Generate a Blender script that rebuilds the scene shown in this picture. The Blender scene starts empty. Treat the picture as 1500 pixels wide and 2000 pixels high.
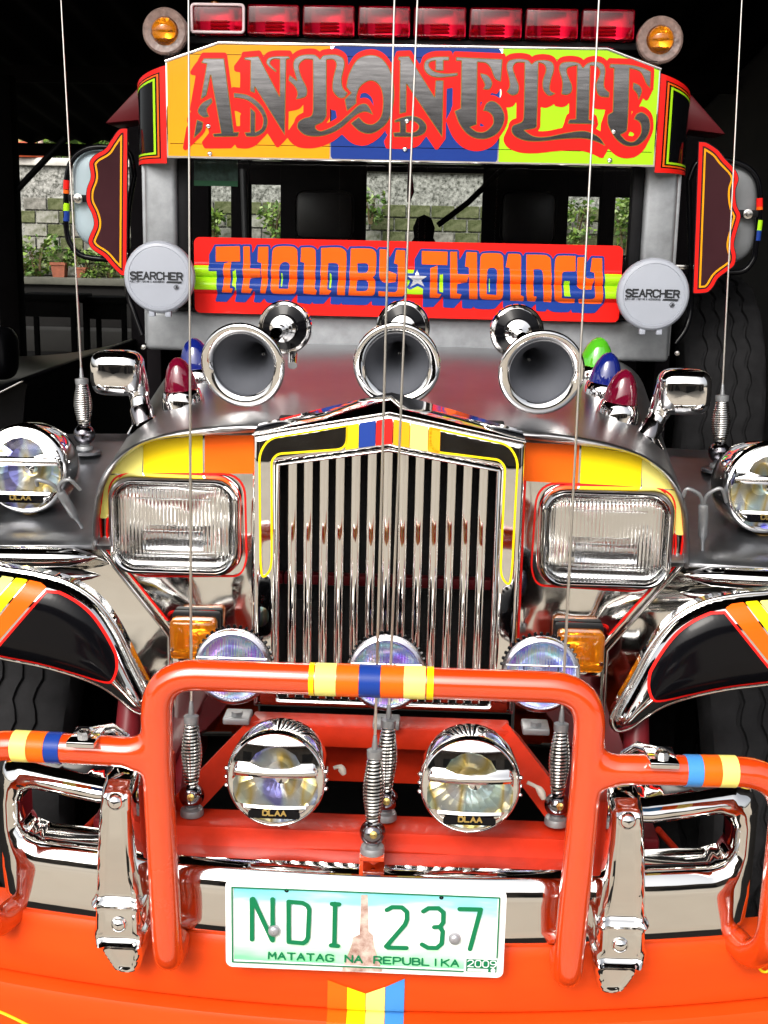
import bpy, bmesh, math, random
import numpy as np
from mathutils import Vector, Matrix
random.seed(7)
scene = bpy.context.scene
COL = scene.collection

# ------------------------------------------------------------------ camera, sky, sun, exposure
F_PX = 2400.0
pit, yaw, rol = [math.radians(a) for a in (12.2387, -2.0529, 1.2093)]
CAM = np.array([0.0678, 0.0, 1.5])
_f = np.array([math.sin(yaw)*math.cos(pit), math.cos(yaw)*math.cos(pit), -math.sin(pit)])
_r = np.array([math.cos(yaw), -math.sin(yaw), 0.0])
_u = np.cross(_r, _f)
_R = math.cos(rol)*_r + math.sin(rol)*_u
_U = -math.sin(rol)*_r + math.cos(rol)*_u
cd = bpy.data.cameras.new('camera'); cam = bpy.data.objects.new('camera', cd); COL.objects.link(cam)
cd.sensor_fit = 'VERTICAL'; cd.sensor_height = 36.0; cd.lens = F_PX/2000*36; cd.clip_start = 0.05; cd.clip_end = 500
cam.matrix_world = Matrix(((_R[0], _U[0], -_f[0], CAM[0]), (_R[1], _U[1], -_f[1], CAM[1]), (_R[2], _U[2], -_f[2], CAM[2]), (0, 0, 0, 1)))
scene.camera = cam

SUN_EL, SUN_AZ = math.radians(40), math.radians(200)      # azimuth clockwise from +Y: behind the camera, a little left
world = bpy.data.worlds.new('World'); scene.world = world; world.use_nodes = True
wn = world.node_tree.nodes; wl = world.node_tree.links
sky = wn.new('ShaderNodeTexSky'); sky.sky_type = 'NISHITA'; sky.sun_disc = False
sky.sun_elevation = SUN_EL; sky.sun_rotation = SUN_AZ
sky.air_density = 1.0; sky.dust_density = 6.0; sky.ozone_density = 0.5
hs = wn.new('ShaderNodeHueSaturation'); hs.inputs['Saturation'].default_value = 0.3
bg = wn['Background']; bg.inputs['Strength'].default_value = 0.15
wl.new(sky.outputs[0], hs.inputs['Color']); wl.new(hs.outputs[0], bg.inputs['Color'])
sd = bpy.data.lights.new('sun', 'SUN'); sd.energy = 1.0; sd.angle = math.radians(24); sd.color = (1.0, 0.95, 0.88)
sun = bpy.data.objects.new('sun', sd); COL.objects.link(sun)
_sd = Vector((math.sin(SUN_AZ)*math.cos(SUN_EL), math.cos(SUN_AZ)*math.cos(SUN_EL), math.sin(SUN_EL)))
sun.rotation_euler = _sd.to_track_quat('Z', 'Y').to_euler(); sun.location = (-2, -6, 9)
vs = scene.view_settings
vs.view_transform = 'Standard'; vs.look = 'None'; vs.exposure = 0.62; vs.gamma = 1.0; vs.use_curve_mapping = False

# ------------------------------------------------------------------ helpers
def P(px, py, Y):
    """point of the place seen at a photo pixel, at the real depth Y"""
    d = _f*F_PX + _R*(px-750) + _U*(1000-py)
    return CAM + d*(Y/d[1])
def XZ(px, py, Y):
    q = P(px, py, Y); return (q[0], q[2])
def PZ(px, py, z):
    d = _f*F_PX + _R*(px-750) + _U*(1000-py)
    return CAM + d*((z-CAM[2])/d[2])

ROOTS = {}
def root(name, label, cat, loc, group=None):
    o = bpy.data.objects.new(name, None); COL.objects.link(o); o.location = loc; o.empty_display_size = 0.1
    o['label'] = label; o['category'] = cat
    if group: o['group'] = group
    ROOTS[o] = Vector(loc); return o
def off_of(o):
    while o is not None:
        if o in ROOTS: return ROOTS[o]
        o = o.parent
    return Vector((0, 0, 0))
def link(name, me, parent=None, label=None, kind=None):
    o = bpy.data.objects.new(name, me); COL.objects.link(o)
    if parent is not None: o.parent = parent
    if label: o['label'] = label
    if kind: o['kind'] = kind
    return o
def weld(v, faces):
    key = np.round(v/2e-6).astype(np.int64); _, first, inv = np.unique(key, axis=0, return_index=True, return_inverse=True)
    inv = inv.reshape(-1); out = []
    for f in faces:
        q = [int(inv[i]) for i in f]; q = [q[k] for k in range(len(q)) if q[k] != q[k-1]]
        if len(q) >= 3: out.append(q)
    v = v[first]; used = sorted({i for f in out for i in f}); rm_ = {o: n for n, o in enumerate(used)}
    return v[used], [[rm_[i] for i in f] for f in out]
def biggest(v, faces, frac=.02):
    """drop stray slivers that are not joined to the shape"""
    v, faces = weld(np.asarray(v, float), faces); par = list(range(len(v)))
    def fd(a):
        while par[a] != a: par[a] = par[par[a]]; a = par[a]
        return a
    for f in faces:
        for k in f[1:]: par[fd(k)] = fd(f[0])
    cnt = {}
    for f in faces: cnt[fd(f[0])] = cnt.get(fd(f[0]), 0)+1
    mx_ = max(cnt.values()); return v, [f for f in faces if cnt[fd(f[0])] >= frac*mx_]
def mk(name, verts, faces, mat, parent=None, smooth=40, label=None, kind=None, fmat=None):
    off = np.array(off_of(parent))
    v = np.asarray(verts, dtype=float).reshape(-1, 3) - off
    v, faces = weld(v, faces)
    if fmat is not None and len(fmat) != len(faces): fmat = None
    me = bpy.data.meshes.new(name)
    me.from_pydata(v.tolist(), [], [list(map(int, f)) for f in faces])
    for m in (mat if isinstance(mat, (list, tuple)) else [mat]): me.materials.append(m)
    if fmat is not None: me.polygons.foreach_set('material_index', fmat)
    me.validate(clean_customdata=False)
    if smooth:
        me.shade_smooth(); me.set_sharp_from_angle(angle=math.radians(smooth))
    return link(name, me, parent, label, kind)
def mk_bm(name, bm, mat, parent=None, smooth=40, label=None, kind=None):
    off = off_of(parent)
    bmesh.ops.translate(bm, verts=bm.verts, vec=-off)
    bmesh.ops.recalc_face_normals(bm, faces=bm.faces)
    me = bpy.data.meshes.new(name); bm.to_mesh(me); bm.free()
    for m in (mat if isinstance(mat, (list, tuple)) else [mat]): me.materials.append(m)
    if smooth:
        me.shade_smooth(); me.set_sharp_from_angle(angle=math.radians(smooth))
    return link(name, me, parent, label, kind)

def bm_box(bm, x0, x1, y0, y1, z0, z1, bev=0.0, seg=2, M=None):
    vs_ = [bm.verts.new((x, y, z)) for z in (z0, z1) for y in (y0, y1) for x in (x0, x1)]
    fs = [bm.faces.new([vs_[i] for i in f]) for f in ((0,2,3,1), (4,5,7,6), (0,1,5,4), (2,6,7,3), (0,4,6,2), (1,3,7,5))]
    geom = vs_
    if bev > 0:
        es = list({e for f in fs for e in f.edges})
        r_ = bmesh.ops.bevel(bm, geom=es, offset=bev, segments=seg, affect='EDGES', profile=0.5)
        geom = list({v for f in r_['faces'] for v in f.verts})
    if M is not None: bmesh.ops.transform(bm, matrix=M, verts=geom)
    return geom
def box(name, x0, x1, y0, y1, z0, z1, mat, parent=None, bev=0.003, seg=2, M=None, label=None, kind=None):
    bm = bmesh.new(); bm_box(bm, min(x0, x1), max(x0, x1), y0, y1, z0, z1, bev, seg, M)
    return mk_bm(name, bm, mat, parent, label=label, kind=kind)

def frame_of(d):
    d = np.asarray(d, float); d = d/np.linalg.norm(d)
    a = np.array([0, 0, 1.]) if abs(d[2]) < .9 else np.array([1., 0, 0])
    u = np.cross(a, d); u /= np.linalg.norm(u); v = np.cross(d, u)
    return u, v, d
def lathe_data(prof, origin, axis, n=40):
    u, v, d = frame_of(axis); o = np.asarray(origin, float)
    V = []; Fc = []
    for (r, h) in prof:
        for k in range(n):
            a = 2*math.pi*k/n; V.append(o + d*h + u*(r*math.cos(a)) + v*(r*math.sin(a)))
    for i in range(len(prof)-1):
        for k in range(n):
            k2 = (k+1) % n; Fc.append((i*n+k, i*n+k2, (i+1)*n+k2, (i+1)*n+k))
    return V, Fc
def lathe(name, prof, origin, axis, mat, parent=None, n=40, smooth=40, label=None):
    V, Fc = lathe_data(prof, origin, axis, n)
    return mk(name, V, Fc, mat, parent, smooth, label)
def tube_data(path, rad, n=14, closed=False, caps=True):
    p = np.asarray(path, float); m = len(p)
    rad = np.full(m, rad) if np.isscalar(rad) else np.asarray(rad, float)
    T = np.zeros_like(p)
    for i in range(m):
        a = p[i-1] if (closed or i > 0) else p[i]; b = p[(i+1) % m] if (closed or i < m-1) else p[i]
        T[i] = (b-a)/max(np.linalg.norm(b-a), 1e-9)
    u, v, _ = frame_of(T[0]); V = []; Fc = []
    for i in range(m):
        u = u - T[i]*np.dot(u, T[i]); u /= np.linalg.norm(u); v = np.cross(T[i], u)
        for k in range(n):
            a = 2*math.pi*k/n; V.append(p[i] + rad[i]*(u*math.cos(a)+v*math.sin(a)))
    for i in range(m if closed else m-1):
        i2 = (i+1) % m
        for k in range(n):
            k2 = (k+1) % n; Fc.append((i*n+k, i*n+k2, i2*n+k2, i2*n+k))
    if caps and not closed:
        Fc.append(tuple(range(n-1, -1, -1))); Fc.append(tuple((m-1)*n+k for k in range(n)))
    return V, Fc
def tube(name, path, rad, mat, parent=None, n=14, closed=False, label=None):
    V, Fc = tube_data(path, rad, n, closed); return mk(name, V, Fc, mat, parent, 50, label)
def join_data(*parts):
    V = []; Fc = []
    for v, f in parts:
        b = len(V); V.extend(v); Fc.extend(tuple(i+b for i in q) for q in f)
    return V, Fc
def smooth_path(pts, n=8):
    p = np.asarray(pts, float); out = []
    for i in range(len(p)-1):
        p0 = p[max(i-1, 0)]; p1 = p[i]; p2 = p[i+1]; p3 = p[min(i+2, len(p)-1)]
        for k in range(n):
            t = k/n
            out.append(0.5*((2*p1)+(-p0+p2)*t+(2*p0-5*p1+4*p2-p3)*t*t+(-p0+3*p1-3*p2+p3)*t**3))
    out.append(p[-1]); return np.array(out)
def fillet_path(pts, r, n=8):
    """polyline with rounded corners"""
    p = [np.asarray(q, float) for q in pts]; out = [p[0]]
    for i in range(1, len(p)-1):
        a, b, c = p[i-1], p[i], p[i+1]; ri = r[i] if isinstance(r, dict) else r
        d1 = (a-b)/np.linalg.norm(a-b); d2 = (c-b)/np.linalg.norm(c-b)
        L = min(ri, np.linalg.norm(a-b)*.49, np.linalg.norm(c-b)*.49)
        s, e = b+d1*L, b+d2*L
        for k in range(n+1):
            t = k/n; out.append(s*(1-t)**2 + b*2*t*(1-t) + e*t*t)
    out.append(p[-1]); return np.array(out)

# ---- 2-D shapes: loops of points -> signed distance on a grid -> a clean filled mesh
def parse(s, ox=0, oy=0, sc=1.0, n=6):
    """'x,y x,y~ ...' closed outline in crop pixels (~ = smooth point) -> photo pixels"""
    q = []
    for t in s.split():
        sm = t.endswith('~'); a, b = t.rstrip('~').split(','); q.append((ox+float(a)/sc, oy+float(b)/sc, sm))
    m = len(q); out = []
    for i in range(m):
        a, b = q[i], q[(i+1) % m]; p1 = np.array(a[:2]); p2 = np.array(b[:2])
        if not a[2] and not b[2]: out.append(p1); continue
        t1 = (p2-np.array(q[i-1][:2]))*.5 if a[2] else (p2-p1)*.6
        t2 = (np.array(q[(i+2) % m][:2])-p1)*.5 if b[2] else (p2-p1)*.6
        L = np.linalg.norm(p2-p1)
        for t_ in (t1, t2):
            l_ = np.linalg.norm(t_)
            if l_ > L: t_ *= L/l_
        for k in range(n):
            t = k/n
            out.append((2*t**3-3*t*t+1)*p1+(t**3-2*t*t+t)*t1+(-2*t**3+3*t*t)*p2+(t**3-t*t)*t2)
    return np.array(out)
def to_plane(loop, Y, mirror=False):
    w = np.array([XZ(a, b, Y) for a, b in loop])
    if mirror: w[:, 0] *= -1
    return w
def rrect(cx, cz, w, h, r, n=6):
    out = []
    for sx, sz, a0 in ((1, 1, 0), (-1, 1, 90), (-1, -1, 180), (1, -1, 270)):
        for k in range(n+1):
            a = math.radians(a0+90*k/n); out.append((cx+sx*(w/2-r)+r*math.cos(a), cz+sz*(h/2-r)+r*math.sin(a)))
    return np.array(out)
def circle(cx, cz, r, n=48):
    a = np.linspace(0, 2*math.pi, n, endpoint=False); return np.stack([cx+r*np.cos(a), cz+r*np.sin(a)], 1)
class Grid:
    def __init__(s, x0, x1, z0, z1, h):
        s.gx = np.arange(x0-2*h, x1+2.5*h, h); s.gz = np.arange(z0-2*h, z1+2.5*h, h); s.h = h
        s.X, s.Z = np.meshgrid(s.gx, s.gz)          # [row z][col x]
    def _seg(s, segs, X, Z):
        d2 = np.full(X.shape, 1e9)
        for (ax, az, bx, bz) in segs:
            vx, vz = bx-ax, bz-az; L = vx*vx+vz*vz
            if L < 1e-16: L = 1e-16
            t = np.clip(((X-ax)*vx+(Z-az)*vz)/L, 0, 1)
            d2 = np.minimum(d2, (X-ax-t*vx)**2+(Z-az-t*vz)**2)
        return np.sqrt(d2)
    def poly(s, loops, pad=1e9):
        """even-odd fill of loops; negative inside"""
        D = np.full(s.X.shape, 1e3)
        allp = np.concatenate(loops); lo, hi = allp.min(0)-pad, allp.max(0)+pad
        i0, i1 = np.searchsorted(s.gx, [lo[0], hi[0]]); j0, j1 = np.searchsorted(s.gz, [lo[1], hi[1]])
        if i1 <= i0 or j1 <= j0: return D
        X, Z = s.X[j0:j1, i0:i1], s.Z[j0:j1, i0:i1]
        ins = np.zeros(X.shape, bool); segs = []
        for lp in loops:
            q = np.roll(lp, -1, 0)
            for (ax, az), (bx, bz) in zip(lp, q):
                segs.append((ax, az, bx, bz))
                if abs(bz-az) > 1e-12:
                    c = (az > Z) != (bz > Z); ins ^= c & (X < (bx-ax)*(Z-az)/(bz-az)+ax)
        d = s._seg(segs, X, Z); D[j0:j1, i0:i1] = np.where(ins, -d, d)
        return D
    def stroke(s, paths, w, pad=None):
        D = np.full(s.X.shape, 1e3); pad = w*3 if pad is None else pad
        for p in paths:
            p = np.asarray(p, float); lo, hi = p.min(0)-pad, p.max(0)+pad
            i0, i1 = np.searchsorted(s.gx, [lo[0], hi[0]]); j0, j1 = np.searchsorted(s.gz, [lo[1], hi[1]])
            if i1 <= i0 or j1 <= j0: continue
            segs = [(*p[k], *p[k+1]) for k in range(len(p)-1)]
            D[j0:j1, i0:i1] = np.minimum(D[j0:j1, i0:i1], s._seg(segs, s.X[j0:j1, i0:i1], s.Z[j0:j1, i0:i1])-w/2)
        return D
    def shift(s, D, dx, dz):
        """D moved by (dx, dz) metres; dx may vary per column"""
        jj = np.clip(np.arange(len(s.gz))-dz/s.h, 0, len(s.gz)-1.001); j0 = jj.astype(int); fj = (jj-j0)[:, None]
        A = D[j0]*(1-fj)+D[j0+1]*fj
        ii = np.clip(np.arange(len(s.gx))-np.asarray(dx)/s.h, 0, len(s.gx)-1.001); i0 = ii.astype(int); fi = (ii-i0)[None, :]
        return A[:, i0]*(1-fi)+A[:, i0+1]*fi
    def mesh(s, D, merge=True):
        D = np.where(np.abs(D) < 1e-7, 1e-7, D); I = D < 0
        V = []; Fc = []; idx = {}
        gx, gz = s.gx, s.gz
        def cv(j, i):
            k = (0, j, i)
            if k not in idx: idx[k] = len(V); V.append((gx[i], gz[j]))
            return idx[k]
        def hv(j, i):
            k = (1, j, i)
            if k not in idx:
                a, b = D[j, i], D[j, i+1]; t = a/(a-b); idx[k] = len(V); V.append((gx[i]+t*s.h, gz[j]))
            return idx[k]
        def vv(j, i):
            k = (2, j, i)
            if k not in idx:
                a, b = D[j, i], D[j+1, i]; t = a/(a-b); idx[k] = len(V); V.append((gx[i], gz[j]+t*s.h))
            return idx[k]
        cnt = I[:-1, :-1].astype(int)+I[1:, :-1]+I[:-1, 1:]+I[1:, 1:]
        for j in range(cnt.shape[0]):
            row = cnt[j]; full = np.nonzero(row == 4)[0]
            if len(full):
                if merge:
                    br = np.nonzero(np.diff(full) > 1)[0]; st = np.concatenate([[0], br+1]); en = np.concatenate([br, [len(full)-1]])
                    for a, b in zip(full[st], full[en]): Fc.append((cv(j, a), cv(j, b+1), cv(j+1, b+1), cv(j+1, a)))
                else:
                    for a in full: Fc.append((cv(j, a), cv(j, a+1), cv(j+1, a+1), cv(j+1, a)))
            for i in np.nonzero((row > 0) & (row < 4))[0]:
                c = ((j, i), (j, i+1), (j+1, i+1), (j+1, i)); poly = []
                for k in range(4):
                    a, b = c[k], c[(k+1) % 4]; ia, ib = I[a], I[b]
                    if ia: poly.append(cv(*a))
                    if ia != ib: poly.append((hv(j, i), vv(j, i+1), hv(j+1, i), vv(j, i))[k])
                if len(poly) >= 3: Fc.append(tuple(poly))
        return np.array(V).reshape(-1, 2), Fc
def grid_for(loops, h, pad=0.0):
    a = np.concatenate(loops); return Grid(a[:, 0].min()-pad, a[:, 0].max()+pad, a[:, 1].min()-pad, a[:, 1].max()+pad, h)
def decal(name, g, D, surf, mat, parent, label=None, merge=True, smooth=30):
    """thin painted or stuck-on sheet; surf(x, z) gives its depth"""
    v, f = g.mesh(D, merge)
    if not len(f): return None
    y = surf(v[:, 0], v[:, 1]) if callable(surf) else np.full(len(v), surf)
    V3 = np.stack([v[:, 0], y, v[:, 1]], 1)
    if name in ('painted_block', 'painted_stripe', 'crest_stripe', 'pinstripe', 'panel', 'red_frame', 'dark_reflection', 'lime_band'): V3, f = biggest(V3, f)
    return mk(name, V3, f, mat, parent, smooth, label)
def inflate(name, loops, surf, mat, parent, h=0.004, thick=0.01, label=None, smooth=35, pad=0.0):
    """pressed sheet-metal shape: outline loops, surf(x, z, d) depth of its front, d = distance in from the edge"""
    g = grid_for(loops, h); D = g.poly(loops)
    v, f = g.mesh(D, merge=False)
    # distance at vertices
    segs = [(*lp[k], *lp[(k+1) % len(lp)]) for lp in loops for k in range(len(lp))]
    d = g._seg(segs, v[:, 0], v[:, 1])
    y = surf(v[:, 0], v[:, 1], d)
    V = np.stack([v[:, 0], y, v[:, 1]], 1).tolist(); Fc = list(f)
    ec = {}
    for q in f:
        for k in range(len(q)):
            a, b = q[k], q[(k+1) % len(q)]; ec[(a, b)] = ec.get((a, b), 0)+1
    nb = {}
    for (a, b) in list(ec):
        if (b, a) not in ec:
            for w in (a, b):
                if w not in nb: nb[w] = len(V); V.append([V[w][0], V[w][1]+thick, V[w][2]])
            Fc.append((b, a, nb[a], nb[b]))
    V, Fc = biggest(V, Fc)
    return mk(name, V, Fc, mat, parent, smooth, label)
def solid_poly(name, loop, y0, y1, mat, parent, bev=0.0, label=None):
    """outline in x,z extruded from y0 to y1"""
    bm = bmesh.new(); vs_ = [bm.verts.new((x, y0, z)) for x, z in loop]
    f = bm.faces.new(vs_); r_ = bmesh.ops.extrude_face_region(bm, geom=[f])
    bmesh.ops.translate(bm, vec=(0, y1-y0, 0), verts=[e for e in r_['geom'] if isinstance(e, bmesh.types.BMVert)])
    if bev: bmesh.ops.bevel(bm, geom=list(bm.edges), offset=bev, segments=2, affect='EDGES', profile=.5)
    return mk_bm(name, bm, mat, parent, label=label)
def loft(name, rows, mat, parent, label=None, smooth=50, closed=False):
    V = [q for r_ in rows for q in r_]; n = len(rows[0]); Fc = []
    for i in range(len(rows)-1):
        for k in range(n if closed else n-1):
            k2 = (k+1) % n; Fc.append((i*n+k, i*n+k2, (i+1)*n+k2, (i+1)*n+k))
    return mk(name, V, Fc, mat, parent, smooth, label)

# ------------------------------------------------------------------ materials
def mat(name, col, metal=0.0, rough=0.5, var=0.0, vscale=8.0, bump=0.0, bscale=20.0, bdist=0.01, coat=0.0, trans=0.0, ior=1.45,
        rvar=0.0, col2=None, spec=0.5, aniso=None, alpha=1.0):
    m = bpy.data.materials.new(name); m.use_nodes = True; nt = m.node_tree; b = nt.nodes['Principled BSDF']
    b.inputs['Base Color'].default_value = (*col, 1); b.inputs['Metallic'].default_value = metal
    b.inputs['Roughness'].default_value = rough; b.inputs['IOR'].default_value = ior
    b.inputs['Coat Weight'].default_value = coat; b.inputs['Coat Roughness'].default_value = 0.04
    b.inputs['Transmission Weight'].default_value = trans; b.inputs['Specular IOR Level'].default_value = spec
    b.inputs['Alpha'].default_value = alpha
    tc = nt.nodes.new('ShaderNodeTexCoord')
    if var > 0 or rvar > 0 or col2:
        no = nt.nodes.new('ShaderNodeTexNoise'); no.inputs['Scale'].default_value = vscale; no.inputs['Detail'].default_value = 6
        no.inputs['Roughness'].default_value = .62
        nt.links.new(tc.outputs['Object'], no.inputs['Vector'])
        if aniso:
            mp = nt.nodes.new('ShaderNodeMapping'); mp.inputs['Scale'].default_value = aniso
            nt.links.new(tc.outputs['Object'], mp.inputs['Vector']); nt.links.new(mp.outputs[0], no.inputs['Vector'])
        if var > 0 or col2:
            cr = nt.nodes.new('ShaderNodeValToRGB'); cr.color_ramp.elements[0].position = .32; cr.color_ramp.elements[1].position = .68
            c2 = col2 if col2 else tuple(min(1, c*(1+var)) for c in col); c1 = col if col2 else tuple(c*(1-var) for c in col)
            cr.color_ramp.elements[0].color = (*c1, 1); cr.color_ramp.elements[1].color = (*c2, 1)
            nt.links.new(no.outputs['Fac'], cr.inputs[0]); nt.links.new(cr.outputs[0], b.inputs['Base Color'])
        if rvar > 0:
            mr = nt.nodes.new('ShaderNodeMapRange'); mr.inputs['From Min'].default_value = .3; mr.inputs['From Max'].default_value = .7
            mr.inputs['To Min'].default_value = max(0.0, rough-rvar); mr.inputs['To Max'].default_value = rough+rvar
            nt.links.new(no.outputs['Fac'], mr.inputs['Value']); nt.links.new(mr.outputs[0], b.inputs['Roughness'])
    if bump > 0:
        n2 = nt.nodes.new('ShaderNodeTexNoise'); n2.inputs['Scale'].default_value = bscale; n2.inputs['Detail'].default_value = 2
        nt.links.new(tc.outputs['Object'], n2.inputs['Vector'])
        bp_ = nt.nodes.new('ShaderNodeBump'); bp_.inputs['Strength'].default_value = bump; bp_.inputs['Distance'].default_value = bdist
        nt.links.new(n2.outputs['Fac'], bp_.inputs['Height']); nt.links.new(bp_.outputs[0], b.inputs['Normal'])
    return m
CHROME = mat('chrome', (.80, .79, .77), 1, .045, rvar=.02, vscale=30, bump=.35, bscale=7, bdist=.006)
CHROME_S = mat('chrome smooth', (.82, .81, .80), 1, .04, rvar=.015, vscale=40)
STAIN = mat('stainless panel', (.78, .77, .74), 1, .06, rvar=.03, vscale=25, bump=.5, bscale=5, bdist=.012)
DARKSS = mat('dark stainless', (.30, .28, .29), 1, .12, rvar=.03, vscale=60)
LETTERSS = mat('brushed letter film', (.23, .225, .23), 1, .15, var=.3, vscale=14, aniso=(1, 1, 9))
STEEL = mat('dull steel sheet', (.34, .35, .37), 1, .36, var=.18, vscale=9, rvar=.07, bump=.1, bscale=60, bdist=.002)
HOODM = mat('hood sheet', (.36, .36, .37), 1, .33, var=.14, vscale=7, rvar=.03, bump=.08, bscale=40, bdist=.003)
GALV = mat('galvanised sheet', (.30, .315, .33), .5, .48, var=.16, vscale=28, rvar=.08, bump=.08, bscale=90, bdist=.001)
SPRING = mat('spring steel', (.55, .53, .50), 1, .22, var=.2, vscale=60)
RODM = mat('antenna rod steel', (.72, .68, .62), 1, .3)
ZINC = mat('zinc cap', (.30, .31, .32), .7, .5, var=.12, vscale=60)
GUN = mat('dark polished ball', (.22, .21, .23), 1, .12, var=.2, vscale=30)
BRASS = mat('brass screw', (.8, .58, .2), 1, .25)
ORANGE = mat('orange red enamel', (.66, .052, .004), 0, .25, var=.06, vscale=5, coat=1.0, rvar=.06, bump=.06, bscale=30, bdist=.002)
ORANGE2 = mat('orange valance enamel', (.72, .060, .004), 0, .42, var=.10, vscale=4, aniso=(1, 1, 6), coat=.05, rvar=.08, spec=.25)
ORANGE.node_tree.nodes['Principled BSDF'].inputs['Coat IOR'].default_value = 1.75
REDFR = mat('brush painted red frame', (.50, .026, .007), 0, .40, var=.18, vscale=14, coat=.05, spec=.25, bump=.25, bscale=38, bdist=.003)
def paint(n, c, r=.32, coat=.06): return mat(n, c, 0, r, var=.03, vscale=6, coat=coat, spec=.2)
F_RED = paint('red film', (.85, .014, .010)); F_ORG = paint('orange film', (.92, .13, .006)); F_YEL = paint('yellow film', (.90, .66, .006))
F_AMB = paint('amber film', (.90, .37, .006)); F_PALE = paint('pale yellow film', (.88, .80, .20)); F_LIME = paint('lime film', (.42, .80, .012))
F_BLUE = paint('blue film', (.012, .045, .27)); F_SKY = paint('sky blue film', (.06, .26, .62)); F_LETO = paint('letter orange film', (.95, .125, .006))
F_GOLD = paint('olive gold line', (.28, .16, .03)); F_BLACK = mat('black gloss', (.003, .003, .004), 0, .12, spec=.22)
F_WHITE = paint('white film', (.85, .85, .86)); F_STAR = mat('silver star film', (.62, .62, .64), .6, .35)
F_GREEN = paint('plate green', (.005, .17, .065), .35, .1); F_PRINT = mat('black print', (.01, .012, .015), 0, .5)
RUBBER = mat('tyre rubber', (.012, .012, .013), 0, .8, spec=.2, var=.3, vscale=25, bump=.15, bscale=120, bdist=.002)
BLACK = mat('matt black', (.005, .005, .006), 0, .6, var=.2, vscale=10, spec=.2)
INTER = mat('dark cabin trim', (.005, .004, .005), 0, .8, var=.25, vscale=6, spec=.1)
LAMPG = mat('grey lamp cover plastic', (.36, .385, .44), 0, .42, var=.03, vscale=12, coat=.1)
HORNIN = mat('horn grey inside', (.085, .09, .105), 0, .5, var=.06, vscale=14)
MIRBK = mat('mirror back blue grey', (.40, .50, .55), 0, .4, var=.06, vscale=14)
SMOKE = mat('smoked acrylic', (.050, .018, .022), 0, .08, coat=.5, var=.15, vscale=5)
DRED = mat('dark red panel', (.12, .006, .010), 0, .4, coat=.05, spec=.25)
GLASS = mat('clear lens glass', (.96, .97, .98), 0, .02, trans=1, ior=1.45)
def wave_glass(name, col, sc, dist, rough=.03, axis='X'):
    m = mat(name, col, 0, rough, trans=1, ior=1.45); nt = m.node_tree; b = nt.nodes['Principled BSDF']
    tc = nt.nodes.new('ShaderNodeTexCoord'); w = nt.nodes.new('ShaderNodeTexWave'); w.bands_direction = axis; w.inputs['Scale'].default_value = sc
    bp_ = nt.nodes.new('ShaderNodeBump'); bp_.inputs['Distance'].default_value = dist; bp_.inputs['Strength'].default_value = .8
    nt.links.new(tc.outputs['Object'], w.inputs['Vector']); nt.links.new(w.outputs['Fac'], bp_.inputs['Height']); nt.links.new(bp_.outputs[0], b.inputs['Normal'])
    return m
FLUTE = wave_glass('fluted headlamp glass', (.97, .98, 1), 46, .0010)
FLUTE2 = wave_glass('fluted spot lamp glass', (.95, .96, 1), 70, .001)
REFL = mat('lamp reflector', (.86, .87, .88), 1, .08)
AMBERG = mat('amber lens', (.95, .30, .012), 0, .05, trans=.75, ior=1.45, var=.1, vscale=30)
REDG = mat('red beacon lens', (.50, .004, .022), 0, .05, trans=.9, ior=1.45, var=.15, vscale=30)
def jewel(n, c): return mat(n, c, 0, .06, coat=1.0, trans=.25, ior=1.5)
J_RED, J_BLUE, J_GREEN = jewel('red jewel lens', (.17, .003, .022)), jewel('blue jewel lens', (.008, .018, .20)), jewel('green jewel lens', (.10, .55, .02))
def rainbow(name, sc, cols, seed=0.0):
    m = mat(name, (.5, .5, .5), .7, .16); nt = m.node_tree; b = nt.nodes['Principled BSDF']
    tc = nt.nodes.new('ShaderNodeTexCoord'); mp = nt.nodes.new('ShaderNodeMapping'); mp.inputs['Location'].default_value = (seed, seed, 0); mp.inputs['Scale'].default_value = (1.7, 1, .6)
    no = nt.nodes.new('ShaderNodeTexNoise'); no.inputs['Scale'].default_value = sc; no.inputs['Detail'].default_value = 0; no.inputs['Distortion'].default_value = 0
    cr = nt.nodes.new('ShaderNodeValToRGB'); cr.color_ramp.elements.remove(cr.color_ramp.elements[0])
    cr.color_ramp.elements[0].position = .30; cr.color_ramp.elements[0].color = (*cols[0], 1)
    for k, c in enumerate(cols[1:]):
        e = cr.color_ramp.elements.new(.30+.42*(k+1)/(len(cols)-1)); e.color = (*c, 1)
    nt.links.new(tc.outputs['Object'], mp.inputs['Vector']); nt.links.new(mp.outputs[0], no.inputs['Vector']); nt.links.new(no.outputs['Fac'], cr.inputs[0]); nt.links.new(cr.outputs[0], b.inputs['Base Color'])
    return m
DICHRO = rainbow('dichroic coating', 20, [(.35, .35, .85), (.75, .85, .95), (.95, .95, .9), (.95, .72, .22), (.95, .9, .6), (.7, .9, .9)])
DICHRO2 = rainbow('violet dichroic coating', 26, [(.55, .25, .85), (.35, .45, .95), (.9, .9, .95), (.4, .8, .85), (.9, .85, .55), (.65, .35, .8)], 3.1)
CONC = mat('yard concrete', (.43, .38, .305), 0, .85, var=.12, vscale=.8, bump=.1, bscale=30, bdist=.005)
FLOORM = mat('shaded shed floor', (.014, .013, .012), 0, .9, var=.35, vscale=1.5, bump=.2, bscale=20, bdist=.005, spec=.1)
SHED = mat('dark roofing', (.006, .005, .005), 0, .9, var=.4, vscale=2, spec=.05)

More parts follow.
